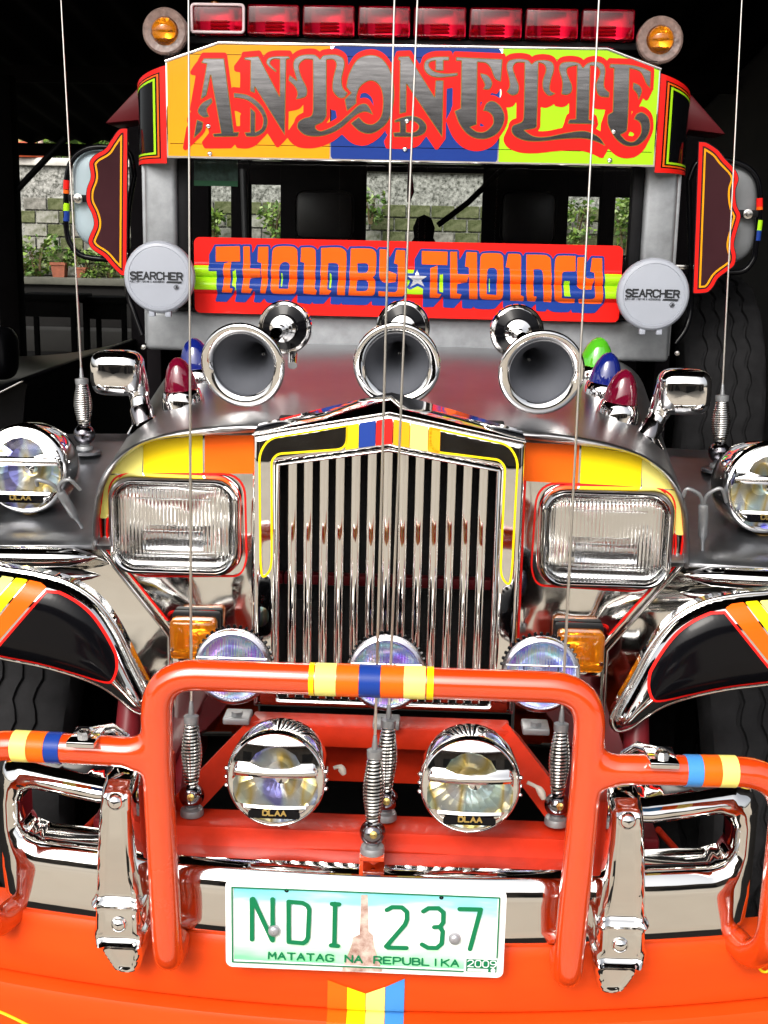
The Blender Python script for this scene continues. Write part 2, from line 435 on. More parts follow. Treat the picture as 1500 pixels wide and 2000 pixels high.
# ------------------------------------------------------------------ the setting
def struct(o): o['kind'] = 'structure'; return o
g_ = 60.0
gnd = struct(mk('ground', [(-g_, -g_, 0), (g_, -g_, 0), (g_, g_, 0), (-g_, g_, 0)], [(0, 1, 2, 3)], CONC, smooth=0))
flo = struct(mk('shaded_shed_floor', [(-14, 1.35, .004), (2.6, 1.35, .004), (2.6, 17.3, .004), (-14, 17.3, .004)], [(0, 1, 2, 3)], FLOORM, smooth=0))  # dark sheet over the ground; shade under the roof is put into its colour

# ------------------------------------------------------------------ the jeepney
J = root('jeepney', 'decorated chrome and orange jeepney with painted name boards, horns and bull bar', 'jeepney', (0, 2.6, 0))
def mir(pts): return [(-a, b, c) for a, b, c in pts]

# ---- name board over the windscreen
YS = 3.08
CR = 6.25
A_ = (360, 90); B_ = (560, 90); C_ = (780, 90); D_ = (960, 90); E_ = (1100, 100)
LET = [
 (A_, ['240,150 490,150 608,1050 675,1046 655,1108 362,1110 345,1070 450,1062 325,360 275,605 200,660 275,220 205,210']),
 (A_, ['335,630 345,690~ 280,770~ 310,865 230,870~ 165,800~ 215,700~']),
 (A_, ['155,895 235,930 215,1030~ 115,1130']),
 (A_, ['735,140 910,125 1165,615 1165,165 1085,165~ 1050,215~ 1130,300 1120,325 1005,220~ 1025,150~ 1120,125~ 1280,125 1295,160 1248,165 1230,1095 865,505 865,580 805,555 808,180 735,170']),
 (A_, ['605,570 780,600~ 940,720~ 1020,900~ 985,1040~ 880,1105~ 755,1105 735,1055 805,1050 805,745 870,810 870,1050 945,1000~ 960,880~ 890,760~ 760,660~ 605,630']),
 (B_, ['125,420 80,250~ 100,160~ 190,110~ 340,105~ 410,160 450,115~ 600,105~ 690,150~ 710,230~ 675,400~ 690,510~ 750,575 700,635~ 630,630~ 560,540~ 565,400~ 605,230~ 570,170~ 490,170 490,860 440,930~ 355,975~ 370,1020~ 430,1035~ 600,960~ 760,830~ 880,720~ 980,710~ 1060,845 960,805~ 850,845~ 640,1020~ 440,1100~ 240,1095~ 135,1010~ 140,930~ 210,880~ 300,850~ 320,760~ 318,170 220,170~ 155,240~ 180,370~ 250,520~ 235,620~ 110,655 130,580~ 100,500~ 20,420 35,350']),
 (B_, ['1040,110~ 1180,170~ 1280,340~ 1315,600~ 1270,850~ 1190,980~ 1040,1070~ 900,1050~ 780,945 880,865 960,940~ 1060,950~ 1150,860~ 1175,680~ 1150,520~ 1080,440~ 1000,430~ 900,500~ 855,620~ 855,700 735,800 705,650 785,575 725,500 760,340~ 870,160~']),
 (C_, ['-10,130 120,125 430,620 440,420 540,420 525,1120 90,470 85,810 0,830 5,180 -20,170']),
 (C_, ['610,130 420,135~ 320,180~ 300,270~ 350,350~ 450,385~ 600,380~ 710,365 715,325 560,335~ 430,310~ 365,250~ 375,200~ 440,180 440,300 540,305 540,180 610,180']),
 (C_, ['-60,905 30,870~ 150,850~ 270,890~ 335,980~ 300,1070~ 190,1110~ -65,1110 -80,1055 5,1050 5,925 -60,935', '85,925 160,915~ 235,970~ 215,1030~ 150,1055~ 85,1050']),
 (C_, ['690,135 1260,160 1240,440 1165,400~ 1110,270~ 1050,210~ 955,200 945,960 865,990 950,1045~ 1050,1040~ 1140,950~ 1130,850~ 1070,800~ 1020,795 1060,700~ 1140,670~ 1230,730~ 1285,850~ 1260,980~ 1170,1090~ 1020,1140~ 860,1100~ 740,970~ 670,795 745,760 755,185 690,185']),
 (C_, ['985,330 1080,360~ 1135,450~ 1100,530~ 1020,530 1040,470~ 990,370']),
 (D_, ['490,220 440,170~ 320,155~ 210,180~ 180,260~ 210,400~ 215,500~ 180,560 250,605~ 320,580~ 335,490~ 290,360~ 265,270~ 300,210~ 400,205 390,830~ 370,920~ 260,970~ 240,1040~ 290,1110~ 420,1160~ 620,1165~ 840,1140~ 1100,1130~ 1250,1160~ 1395,1225 1310,1110~ 1180,1045~ 1080,1035~ 900,1060~ 680,1105~ 520,1100~ 400,1030 540,1000~ 555,920~ 575,205 640,230~ 660,300~ 620,430~ 630,540~ 700,610~ 785,580 715,540~ 720,440~ 765,280~ 740,200~ 650,170~ 540,180~']),
 (D_, ['1115,265 1070,210~ 960,190~ 850,210~ 820,280~ 860,440~ 850,590 920,600~ 975,560~ 980,480~ 925,340~ 930,270~ 1040,240 1025,890 945,895 925,950 1260,955 1245,905 1190,900 1205,240 1290,260~ 1320,330~ 1270,470~ 1290,580~ 1330,620~ 1435,630 1440,570 1380,510~ 1375,430~ 1390,300~ 1360,220~ 1270,190~ 1170,210~']),
 (E_, ['570,155 800,165~ 960,200~ 1070,250 1060,455 1010,400~ 940,260~ 810,210 780,960~ 700,1020 770,1090~ 860,1100~ 940,1010~ 945,920~ 920,860~ 860,835 890,770~ 960,745~ 1040,810~ 1060,930~ 1020,1050~ 930,1140~ 820,1165~ 720,1140~ 620,1050~ 540,890~ 540,775 600,740 615,210 560,205']),
 (E_, ['850,380 930,420~ 960,490~ 915,605 900,530~ 845,460']),
]
sx, szb, szc, szt, scx = .590, 1.697, 1.920, 1.964, .461
sign_loop = np.array([(-sx, szb), (sx, szb), (sx, szc), (scx, szt), (-scx, szt), (-sx, szc)])
sign = solid_poly('sign_visor', sign_loop, YS, YS+.05, CHROME_S, J, .003, label='polished name board reading ANTONETTE on amber, blue and lime panels')
g = Grid(-.60, .60, 1.69, 1.97, .00165)
px2m = 3.08/2400*1.03
Dl = np.full(g.X.shape, 1e3)
for (o_, ss) in LET:
    Dl = np.minimum(Dl, g.poly([to_plane(parse(s_, o_[0], o_[1], CR), YS) for s_ in ss], pad=30*px2m))
inb = g.poly([sign_loop])
def clipD(D, m=.003): return np.maximum(D, inb+m)
xb1, xb2 = XZ(646, 200, YS)[0], XZ(977, 200, YS)[0]
for nm, x0, x1, mt in (('panel', -sx, xb1, F_AMB), ('panel', xb1, xb2, F_BLUE), ('panel', xb2, sx, F_LIME)):
    Dp = g.poly([rrect((x0+x1)/2, 1.83, x1-x0-.003, .300 if mt is not F_BLUE else .262, .012)])
    Dp = np.maximum(Dp, np.maximum(inb+.0045, szb+.005-g.Z))
    decal(nm, g, Dp, YS-.0012, mt, sign)
shadow = Dl-.0078
xs = (g.gx+.6)/1.2
for k in range(1, 9):
    t = k/8; shadow = np.minimum(shadow, g.shift(Dl-.0078*(1-.25*t), (-.021+.014*xs)*t, -.0215*t))
shadow = np.minimum(shadow, g.shift(np.minimum(Dl, Dl)-.007, 0, .006))
decal('letter_shadow', g, clipD(shadow), YS-.0022, F_RED, sign)
decal('letter_outline', g, clipD(Dl), YS-.0032, F_GOLD, sign)
decal('lettering', g, clipD(Dl+.0019), YS-.0042, LETTERSS, sign, label='brushed steel ornamental letters ANTONETTE')
for (a, b) in ((407, 246), (410, 300), (795, 236), (791, 291), (1199, 257), (1191, 313)):
    q = P(a, b, YS-.003); lathe('rivet', [(.006, 0), (.0055, .003), (.003, .0048), (.0005, .005)], q, (0, -1, 0), CHROME_S, sign, 14)
def seam(zpx):
    zl = XZ(500, zpx, YS)[1]; return zl
for zz in (1.731, 1.937):
    box('seam_strip', -sx+.01, sx-.01, YS-.0018, YS+.001, zz-.0006, zz+.0006, F_BLACK, sign, 0)
lip = tube('top_lip', [(-sx, YS, szc), (-scx, YS, szt), (scx, YS, szt), (sx, YS, szc)], .004, CHROME_S, sign, 8)
# curved ends of the board; dark reflection of the metal put into black paint
for s in (-1, 1):
    def wing(u, w, o=0.0):
        a = u*math.pi/2; zt = szc-.008-.045*u
        return (s*(sx+.002+(.100+o)*math.sin(a)), YS+.012+(.17)*(1-math.cos(a))-o*math.cos(a), szb-.012+(zt-szb+.012)*w)
    rows = [[wing(i/14, w) for i in range(15)] for w in (0, .25, .5, .75, 1)]
    wg = loft('sign_end', rows if s > 0 else [list(r_) for r_ in rows], F_BLACK, J, label='polished curved end of the name board, dark reflection painted black, with painted border lines')
    def band(name, u0, u1, w0, w1, m, o):
        loft(name, [[wing(u0+(u1-u0)*i/8, w0+(w1-w0)*k, o) for i in range(9)] for k in (0, .5, 1)], m, wg)
    for n_, (m, e0, e1, o) in enumerate(((F_RED, .0, .09, .0012), (F_ORG, .115, .145, .0012), (F_LIME, .175, .215, .0012))):
        band('border_line', e0, e1, e0*.55, 1-e0*.55, m, o)
        band('border_line', e1, 1, e0*.55, e1*.55, m, o)
        band('border_line', e1, 1, 1-e1*.55, 1-e0*.55, m, o)
    # red fin of the roof side behind
    q = [XZ(210, 243, 3.45), XZ(278, 170, 3.45), XZ(300, 170, 3.45), XZ(300, 235, 3.45)]
    fin = solid_poly('roof_fin', [(s*abs(a), b) for a, b in q], 3.42, 3.56, DRED, J, .004)

# ---- beacon bar: eight red lamps
GLOW_PAINT = mat('bright red glow paint', (.9, .03, .02), 0, .3)
bar = box('beacon_bar', -.58, .58, 3.17, 3.26, 1.975, 1.992, BLACK, J, .003)
xl, xr = XZ(373, 50, 3.15)[0], XZ(1243, 60, 3.15)[0]; pitch = (xr-xl)/8
for k in range(8):
    x0 = xl+k*pitch+.003; x1 = x0+pitch-.008
    zb, zt = 1.994, 2.064
    b_ = box('beacon_lamp', x0, x1, 3.185, 3.25, zb, zt, BLACK, J, .004)
    bm = bmesh.new(); bm_box(bm, x0, x1, 3.148, 3.184, zb, zt, .006, 3); mk_bm('lens', bm, REDG, b_)
    V = []; cx = (x0+x1)/2
    loft('reflector', [[(x0+.004+(x1-x0-.008)*i/10, 3.182-.014*abs(i/5-1)**2, zb+.003+(zt-zb-.006)*w) for i in range(11)] for w in (0, .45, 1)], REFL, b_)
    for j_ in range(3): box('painted_glow', cx-.020, cx+.020, 3.170, 3.176, zb+.014+j_*.008, zb+.019+j_*.008, GLOW_PAINT, b_, .001)  # added bars whose bright red stands in for glow inside the lens
    if k == 0:
        q = fillet_path([(x0, 3.145, zb+.004), (x1, 3.145, zb+.004), (x1, 3.145, zt-.003), (x0, 3.145, zt-.003), (x0, 3.145, zb+.005)], .008, 4)
        tube('rim', q, .0035, mat('pale rim', (.75, .6, .62), 0, .4), b_, 8)
lathe('marker_lamp', [(.0005, .02), (.011, .016), (.014, 0)], P(420, 18, 3.30), (0, 0, 1), AMBERG, J, 16)
for (a, b) in ((325, 63), (1287, 80)):
    q = P(a, b, 3.12)
    r0 = .0545
    bl = lathe('beehive_lamp', [(r0, .0), (r0, .012), (r0*.985, .018), (r0*.9, .022), (.033, .020), (.030, .012)], q, (0, -1, 0), mat('ribbed clear plastic', (.55, .38, .33), 0, .18, trans=.55, var=.3, vscale=60, bump=.6, bscale=90, bdist=.003), J, 40)
    lathe('amber_lens', [(.030, .012), (.030, .028), (.026, .036), (.018, .042), (.008, .045), (.0005, .0455)], q, (0, -1, 0), AMBERG, bl, 32)
    lathe('reflector', [(.030, .010), (.012, .002), (.0005, .0)], q, (0, -1, 0), REFL, bl, 24)
    lathe('back_plate', [(r0*.98, -.004), (.0005, -.004)], q, (0, -1, 0), BLACK, bl, 24)
    box('bracket', q[0]-.008, q[0]+.008, q[1]+.004, q[1]+.014, 1.93, q[2]-.03, BLACK, bl, .001)

# ---- windscreen frame, glass, cabin
wx = .668; wi = .583
wf = box('windscreen_frame', -wx, wx, 3.15, 3.24, 1.225, 1.325, GALV, J, .012, 3, label='galvanised windscreen frame')
for s in (-1, 1):
    box('post', s*wi, s*(wx-.004), 3.153, 3.24, 1.315, 1.80, GALV, wf, .012, 3)
    box('post_flange', s*(wx-.006), s*(wx+.004), 3.165, 3.25, 1.24, 1.79, GALV, wf, .002)
    box('rubber_seal', s*(wi-.030), s*(wi-.001), 3.165, 3.21, 1.326, 1.80, BLACK, wf, .006)
    q = P(281 if s < 0 else 1322, 678 if s < 0 else 690, 3.145)
    lathe('bolt', [(.007, 0), (.006, .006), (.0005, .007)], q, (0, -1, 0), SPRING, wf, 10)
box('header', -wi, wi, 3.17, 3.24, 1.73, 1.80, BLACK, wf, .004)
box('lower_seal', -wi, wi, 3.155, 3.21, 1.3255, 1.336, BLACK, wf, .003)
m = bpy.data.materials.new('windscreen glass'); m.use_nodes = True; nt = m.node_tree; nt.nodes.remove(nt.nodes['Principled BSDF'])
tr = nt.nodes.new('ShaderNodeBsdfTransparent'); gl = nt.nodes.new('ShaderNodeBsdfGlossy'); fr = nt.nodes.new('ShaderNodeFresnel'); mx = nt.nodes.new('ShaderNodeMixShader')
tr.inputs[0].default_value = (.86, .90, .88, 1); gl.inputs['Roughness'].default_value = .02; fr.inputs[0].default_value = 1.45
nt.links.new(fr.outputs[0], mx.inputs[0]); nt.links.new(tr.outputs[0], mx.inputs[1]); nt.links.new(gl.outputs[0], mx.inputs[2]); nt.links.new(mx.outputs[0], nt.nodes['Material Output'].inputs[0])
WGLASS = m
ws = mk('windscreen', [(-wi+.02, 3.185, 1.33), (wi-.02, 3.185, 1.33), (wi-.02, 3.185, 1.79), (-wi+.02, 3.185, 1.79)], [(0, 1, 2, 3)], WGLASS, J, 0)
stk = [XZ(380, 362, 3.195), XZ(465, 315, 3.195)]
box('sticker', stk[0][0], stk[1][0], 3.190, 3.192, stk[0][1], stk[1][1], mat('faded sticker', (.05, .09, .08), 0, .6, var=.5, vscale=60), ws, 0)
box('sticker', stk[0][0], stk[1][0], 3.1885, 3.1895, stk[0][1]-.001, stk[0][1]+.012, mat('green sticker strip', (.02, .12, .05), 0, .6), ws, 0)
# cabin: dark shell with the window openings of the partition behind
YC = 4.7
cab = box('cabin_shell', -.66, .66, 3.26, YC, 1.86, 1.92, INTER, J, .01, label='dark cabin interior behind the windscreen')
for s in (-1, 1): box('side_panel', s*.66, s*.70, 3.30, 3.6, .55, 1.86, INTER, cab, .005)
def part_box(name, a, b, c, d, Y=YC, t=.06, m=INTER, bev=.02):
    (x0, z1), (x1, z0) = XZ(a, b, Y), XZ(c, d, Y); return box(name, x0, x1, Y, Y+t, z0, z1, m, cab, bev)
for (a, c) in ((250, 410), (450, 488), (548, 710), (948, 1098), (1182, 1188), (1252, 1350)):
    part_box('partition_pillar', a, 250, c, 640, bev=.004)
part_box('partition_header', 250, 200, 1350, 346, Y=YC+.002, t=.05, bev=.004); part_box('partition_header', 250, 200, 706, 364, Y=YC+.004, t=.04, bev=.004)
part_box('partition_header', 955, 200, 1350, 388, Y=YC+.006, t=.04, bev=.004); part_box('seat_back', 250, 478, 1350, 760, Y=YC-.01, t=.1, bev=.02)
for (a, b, c, d) in ((575, 370, 690, 470), (980, 372, 1085, 480)):
    part_box('headrest', a, b, c, d, Y=YC-.06, t=.05, m=mat('worn seat vinyl', (.022, .019, .021), 0, .45, var=.3, vscale=12), bev=.035)
loopw = fillet_path([P(475, 330, 4.3), P(480, 480, 4.3)], .01)
tube('grab_rail', loopw, .012, mat('grey rail', (.06, .06, .065), .5, .4), cab, 10)
tube('wiper_arm', [P(1000, 312, 4.0), P(915, 395, 4.0), P(855, 440, 4.0)], .009, INTER, cab, 8)
q = P(828, 445, 3.9); lathe('dashboard_ornament', [(.0005, .04), (.022, .03), (.034, .0), (.03, -.03), (.05, -.06), (.06, -.12)], q, (0, 0, 1), INTER, cab, 20)
q = P(880, 462, 3.8); box('dashboard', -.4, .4, 3.4, 3.62, 1.30, 1.375, INTER, cab, .03, 4)
tube('mirror_tassel', [P(800, 320, 3.4), P(802, 375, 3.4), P(798, 395, 3.4)], [.004, .010, .004], J_RED, cab, 8)

# ---- lower name board: corrugated, THOINBY * THOINCY
YB = 3.105; bx, bz0, bz1 = .530, 1.325, 1.511
def zpx(y): return XZ(395, y, YB)[1]
zr = [zpx(515), zpx(541), zpx(542), zpx(573)]
def rib(z):
    z = np.asarray(z, float); y = np.zeros_like(z)
    for a, b, hgt in ((zr[0], zr[1], .011), (zr[2], zr[3], .014)):
        t = np.clip((a-z)/(a-b), 0, 1); y -= hgt*np.sin(t*math.pi)**.8
    return y
def sB(o): return lambda x, z: YB-o+rib(z)
gB = Grid(-bx, bx, bz0, bz1, .0017)
DB = gB.poly([rrect(0, (bz0+bz1)/2, 2*bx, bz1-bz0, .016)])
DB = np.where(gB.Z < (bz0+bz1)/2, gB.poly([rrect(0, (bz0+bz1)/2, 2*bx, bz1-bz0, .002)]), DB)
board = inflate('slogan_board', [rrect(0, (bz0+bz1)/2, 2*bx, bz1-bz0, .014)], lambda x, z, d: YB+rib(z), F_RED, J, .004, .012, label='ribbed red board with a lime band and blocky orange lettering')
zl0, zl1 = zpx(518), zpx(565)
decal('lime_band', gB, np.maximum(DB+.0006, np.maximum(gB.Z-zl0, zl1-gB.Z)), sB(.001), F_LIME, board, merge=True)
C1, C2, C3, C4 = (380, 455), (590, 455), (790, 465), (1000, 475)
LB = [
 (C1, ['285,180 605,175 610,380 285,382']), (C1, ['395,405 490,380 485,735 525,735 500,795 370,790 400,690 390,500']),
 (C1, ['650,178 738,178 745,470 885,475 885,590 745,605 740,735 785,740 750,800 630,795 655,680']), (C1, ['850,182 985,182 980,700 950,805 880,800 900,690 893,400 840,385']),
 (C1, ['1040,240~ 1100,182~ 1310,182~ 1370,245~ 1365,740~ 1330,806~ 1060,805~ 1025,755~', '1140,430~ 1180,390~ 1235,390~ 1270,430~ 1260,742 1130,738']),
 (C2, ['-10,195 130,195~ 180,240~ 178,740 205,765 185,825 25,805 30,690 30,395 -20,385']),
 (C2, ['255,200 510,195~ 590,270~ 575,830 470,825 490,450~ 460,405~ 350,400 340,750 400,765 360,820 235,820 250,690']),
 (C2, ['650,205 920,210~ 985,270~ 980,540~ 945,590 975,640~ 970,800~ 930,835~ 620,830 640,690 635,600', '735,405 860,405~ 885,440~ 880,500~ 850,530~ 745,530', '735,630 850,630~ 885,670~ 880,740~ 850,770~ 725,770']),
 (C2, ['1035,215 1130,220 1140,500 1260,545 1250,650 1100,660~ 1035,600~']), (C2, ['1255,225 1375,230 1370,790~ 1330,845~ 1020,840 1020,770 1240,785~ 1275,740~ 1275,420 1225,405']),
 (C3, ['230,170 575,180 570,360 230,350']), (C3, ['345,400 440,365 435,735 490,745 460,795 335,795 340,700']),
 (C3, ['608,180 700,182 705,475 855,485 830,590 700,610 695,735 760,745 735,808 608,800']), (C3, ['825,185 965,190 970,815 860,810 858,390 805,380']),
 (C3, ['1010,260~ 1050,205~ 1270,205~ 1315,265~ 1305,765~ 1270,818~ 1040,815~ 1000,765~', '1100,440~ 1130,400~ 1200,400~ 1230,440~ 1220,755 1090,745']),
 (C4, ['-52,140 95,145~ 120,190~ 110,690 155,710 150,770 -25,765 -30,330 -85,320']),
 (C4, ['190,150 450,160~ 515,220~ 520,785 415,780 405,390~ 380,350~ 285,345 280,700 325,710 305,775 200,770 185,690']),
 (C4, ['570,250~ 600,175~ 670,165~ 845,170 845,375 690,380~ 660,415~ 655,730 830,740 830,795 640,790~ 560,740~']),
 (C4, ['870,185 970,185 975,420~ 990,465~ 1090,470 1050,615 910,610~ 862,560~']), (C4, ['1065,195 1200,200 1200,760~ 1175,805~ 890,800 875,740 1060,740~ 1095,710~ 1090,390 1040,380']),
]
DL = np.full(gB.X.shape, 1e3)
for (o_, ss) in LB:
    DL = np.minimum(DL, gB.poly([to_plane(parse(s_, o_[0], o_[1], 6.818), YB) for s_ in ss], pad=.05))
star = parse('170,415 200,500 305,505 222,560 268,645 175,600 75,650 118,560 35,500 140,500', *C3, 6.818)
DS = gB.poly([to_plane(star, YB)], pad=.05)
bl_ = DL-.0052
for k in range(1, 9):
    t = k/8; bl_ = np.minimum(bl_, gB.shift(DL-.0052*(1-.5*t), -.0145*t, -.0205*t))
bl_ = np.minimum(bl_, DS-.006)
decal('letter_shadow', gB, np.maximum(bl_, DB+.001), sB(.002), F_BLUE, board)
decal('lettering', gB, np.maximum(DL, DB+.001), sB(.003), F_LETO, board, label='blocky orange letters THOINBY THOINCY')
decal('star', gB, DS, sB(.003), F_STAR, board)

# ---- stroke lettering used for small print
FONT = {'A': [[(0, 0), (.3, 1), (.6, 0)], [(.12, .36), (.48, .36)]], 'B': [[(0, 0), (0, 1), (.4, 1), (.54, .86), (.54, .66), (.4, .53), (0, .53)], [(.4, .53), (.6, .38), (.6, .14), (.42, 0), (0, 0)]],
 'C': [[(.6, .85), (.45, 1), (.15, 1), (0, .85), (0, .15), (.15, 0), (.45, 0), (.6, .15)]], 'D': [[(0, 0), (0, 1), (.4, 1), (.6, .8), (.6, .2), (.4, 0), (0, 0)]],
 'E': [[(.6, 1), (0, 1), (0, 0), (.6, 0)], [(0, .5), (.5, .5)]], 'G': [[(.6, .85), (.45, 1), (.15, 1), (0, .85), (0, .15), (.15, 0), (.45, 0), (.6, .15), (.6, .45), (.35, .45)]],
 'H': [[(0, 0), (0, 1)], [(.6, 0), (.6, 1)], [(0, .5), (.6, .5)]], 'I': [[(.3, 0), (.3, 1)]], 'J': [[(.55, 1), (.55, .2), (.4, 0), (.15, 0), (0, .2)]], 'K': [[(0, 0), (0, 1)], [(.6, 1), (0, .45)], [(.18, .6), (.6, 0)]], 'L': [[(0, 1), (0, 0), (.55, 0)]],
 'M': [[(0, 0), (.04, 1), (.3, .35), (.56, 1), (.6, 0)]], 'N': [[(0, 0), (0, 1), (.6, 0), (.6, 1)]], 'O': [[(.15, 0), (0, .2), (0, .8), (.15, 1), (.45, 1), (.6, .8), (.6, .2), (.45, 0), (.15, 0)]],
 'P': [[(0, 0), (0, 1), (.45, 1), (.6, .85), (.6, .6), (.45, .45), (0, .45)]], 'R': [[(0, 0), (0, 1), (.45, 1), (.6, .85), (.6, .6), (.45, .48), (0, .48)], [(.35, .48), (.6, 0)]],
 'S': [[(.6, .87), (.45, 1), (.15, 1), (0, .85), (0, .65), (.15, .52), (.45, .48), (.6, .35), (.6, .15), (.45, 0), (.15, 0), (0, .13)]], 'T': [[(0, 1), (.6, 1)], [(.3, 1), (.3, 0)]],
 'U': [[(0, 1), (0, .2), (.15, 0), (.45, 0), (.6, .2), (.6, 1)]], 'X': [[(0, 0), (.6, 1)], [(0, 1), (.6, 0)]], 'Y': [[(0, 1), (.3, .5), (.6, 1)], [(.3, .5), (.3, 0)]],
 '2': [[(0, .8), (.15, 1), (.45, 1), (.6, .82), (.55, .6), (0, 0), (.6, 0)]], '9': [[(.05, .05), (.35, 0), (.6, .3), (.6, .8), (.45, 1), (.15, 1), (0, .82), (0, .62), (.15, .46), (.45, .46), (.6, .6)]],
 '0': [[(.15, 0), (0, .2), (0, .8), (.15, 1), (.45, 1), (.6, .8), (.6, .2), (.45, 0), (.15, 0)]], '&': [[(.6, 0), (.1, .75), (.2, 1), (.42, 1), (.48, .8), (0, .3), (.1, 0), (.35, 0), (.6, .35)]], ' ': []}
def text_paths(t, x0, z0, width, height, aspect=None):
    n = len(t); adv = width/(n-.25); out = []
    for k, ch in enumerate(t):
        for pl in FONT[ch]: out.append(np.array([(x0+k*adv+a/.6*adv*.75, z0+b*height) for a, b in pl]))
    return out

# ---- round lamps with printed grey covers
for n_, (a, b) in enumerate(((312, 541), (1275, 575))):
    q = P(a, b, 3.02); R0 = .0855
    ax = np.array([.02*(1 if a < 700 else -1), -1, .03])
    lp = lathe('auxiliary_lamp', [(.03, -.075), (R0*.75, -.06), (R0*.97, -.02), (R0, .0)], q, (0, -1, 0), BLACK, J, 44, label='round auxiliary lamp under a grey printed cover')
    lathe('cover', [(R0*.99, -.012), (R0*1.01, -.008), (R0*1.01, .004), (R0*.99, .010), (R0*.94, .0145), (R0*.86, .0165), (R0*.845, .0150), (R0*.83, .0158), (R0*.4, .0185), (.0005, .019)], q, (0, -1, 0), LAMPG, lp, 64, smooth=25)
    for s in (-1, 1): box('clip', q[0]+s*.020-.007, q[0]+s*.020+.007, q[1]-.008, q[1]+.01, q[2]-R0-.010, q[2]-R0+.008, LAMPG, lp, .002)
    tg = Grid(q[0]-.08, q[0]+.08, q[2]-.03, q[2]+.03, .0005)
    sc = 3.02/2400*1.03
    yy = q[1]-.0200
    w_ = 99*sc; xx = q[0]-53*sc
    Dt = tg.stroke(text_paths('SEARCHER', xx+.002, q[2]-4*sc, w_-.003, 12.5*sc), 3.0*sc)
    ul = np.array([(q[0]+15*sc, q[2]-10.3*sc), (q[0]+17*sc, q[2]-7*sc), (q[0]+45*sc, q[2]-7*sc), (q[0]+43.5*sc, q[2]-10.3*sc)])
    Dt = np.minimum(Dt, tg.poly([ul])); Dt = np.minimum(Dt, tg.stroke(text_paths('AUXILIARY LIGHTING & ACCESSORIES', xx, q[2]-10*sc, 65*sc, 3.0*sc), .55*sc))
    cc = circle(q[0]+34*sc, q[2]-18*sc, 4.3*sc, 24)
    Dt = np.minimum(Dt, tg.stroke([np.concatenate([cc, cc[:1]])], .8*sc)); Dt = np.minimum(Dt, tg.stroke(text_paths('JB', q[0]+31.6*sc, q[2]-20*sc, 4.8*sc, 4.2*sc), 1.1*sc))
    decal('print', tg, Dt, yy, F_PRINT, lp, label='black print SEARCHER auxiliary lighting')

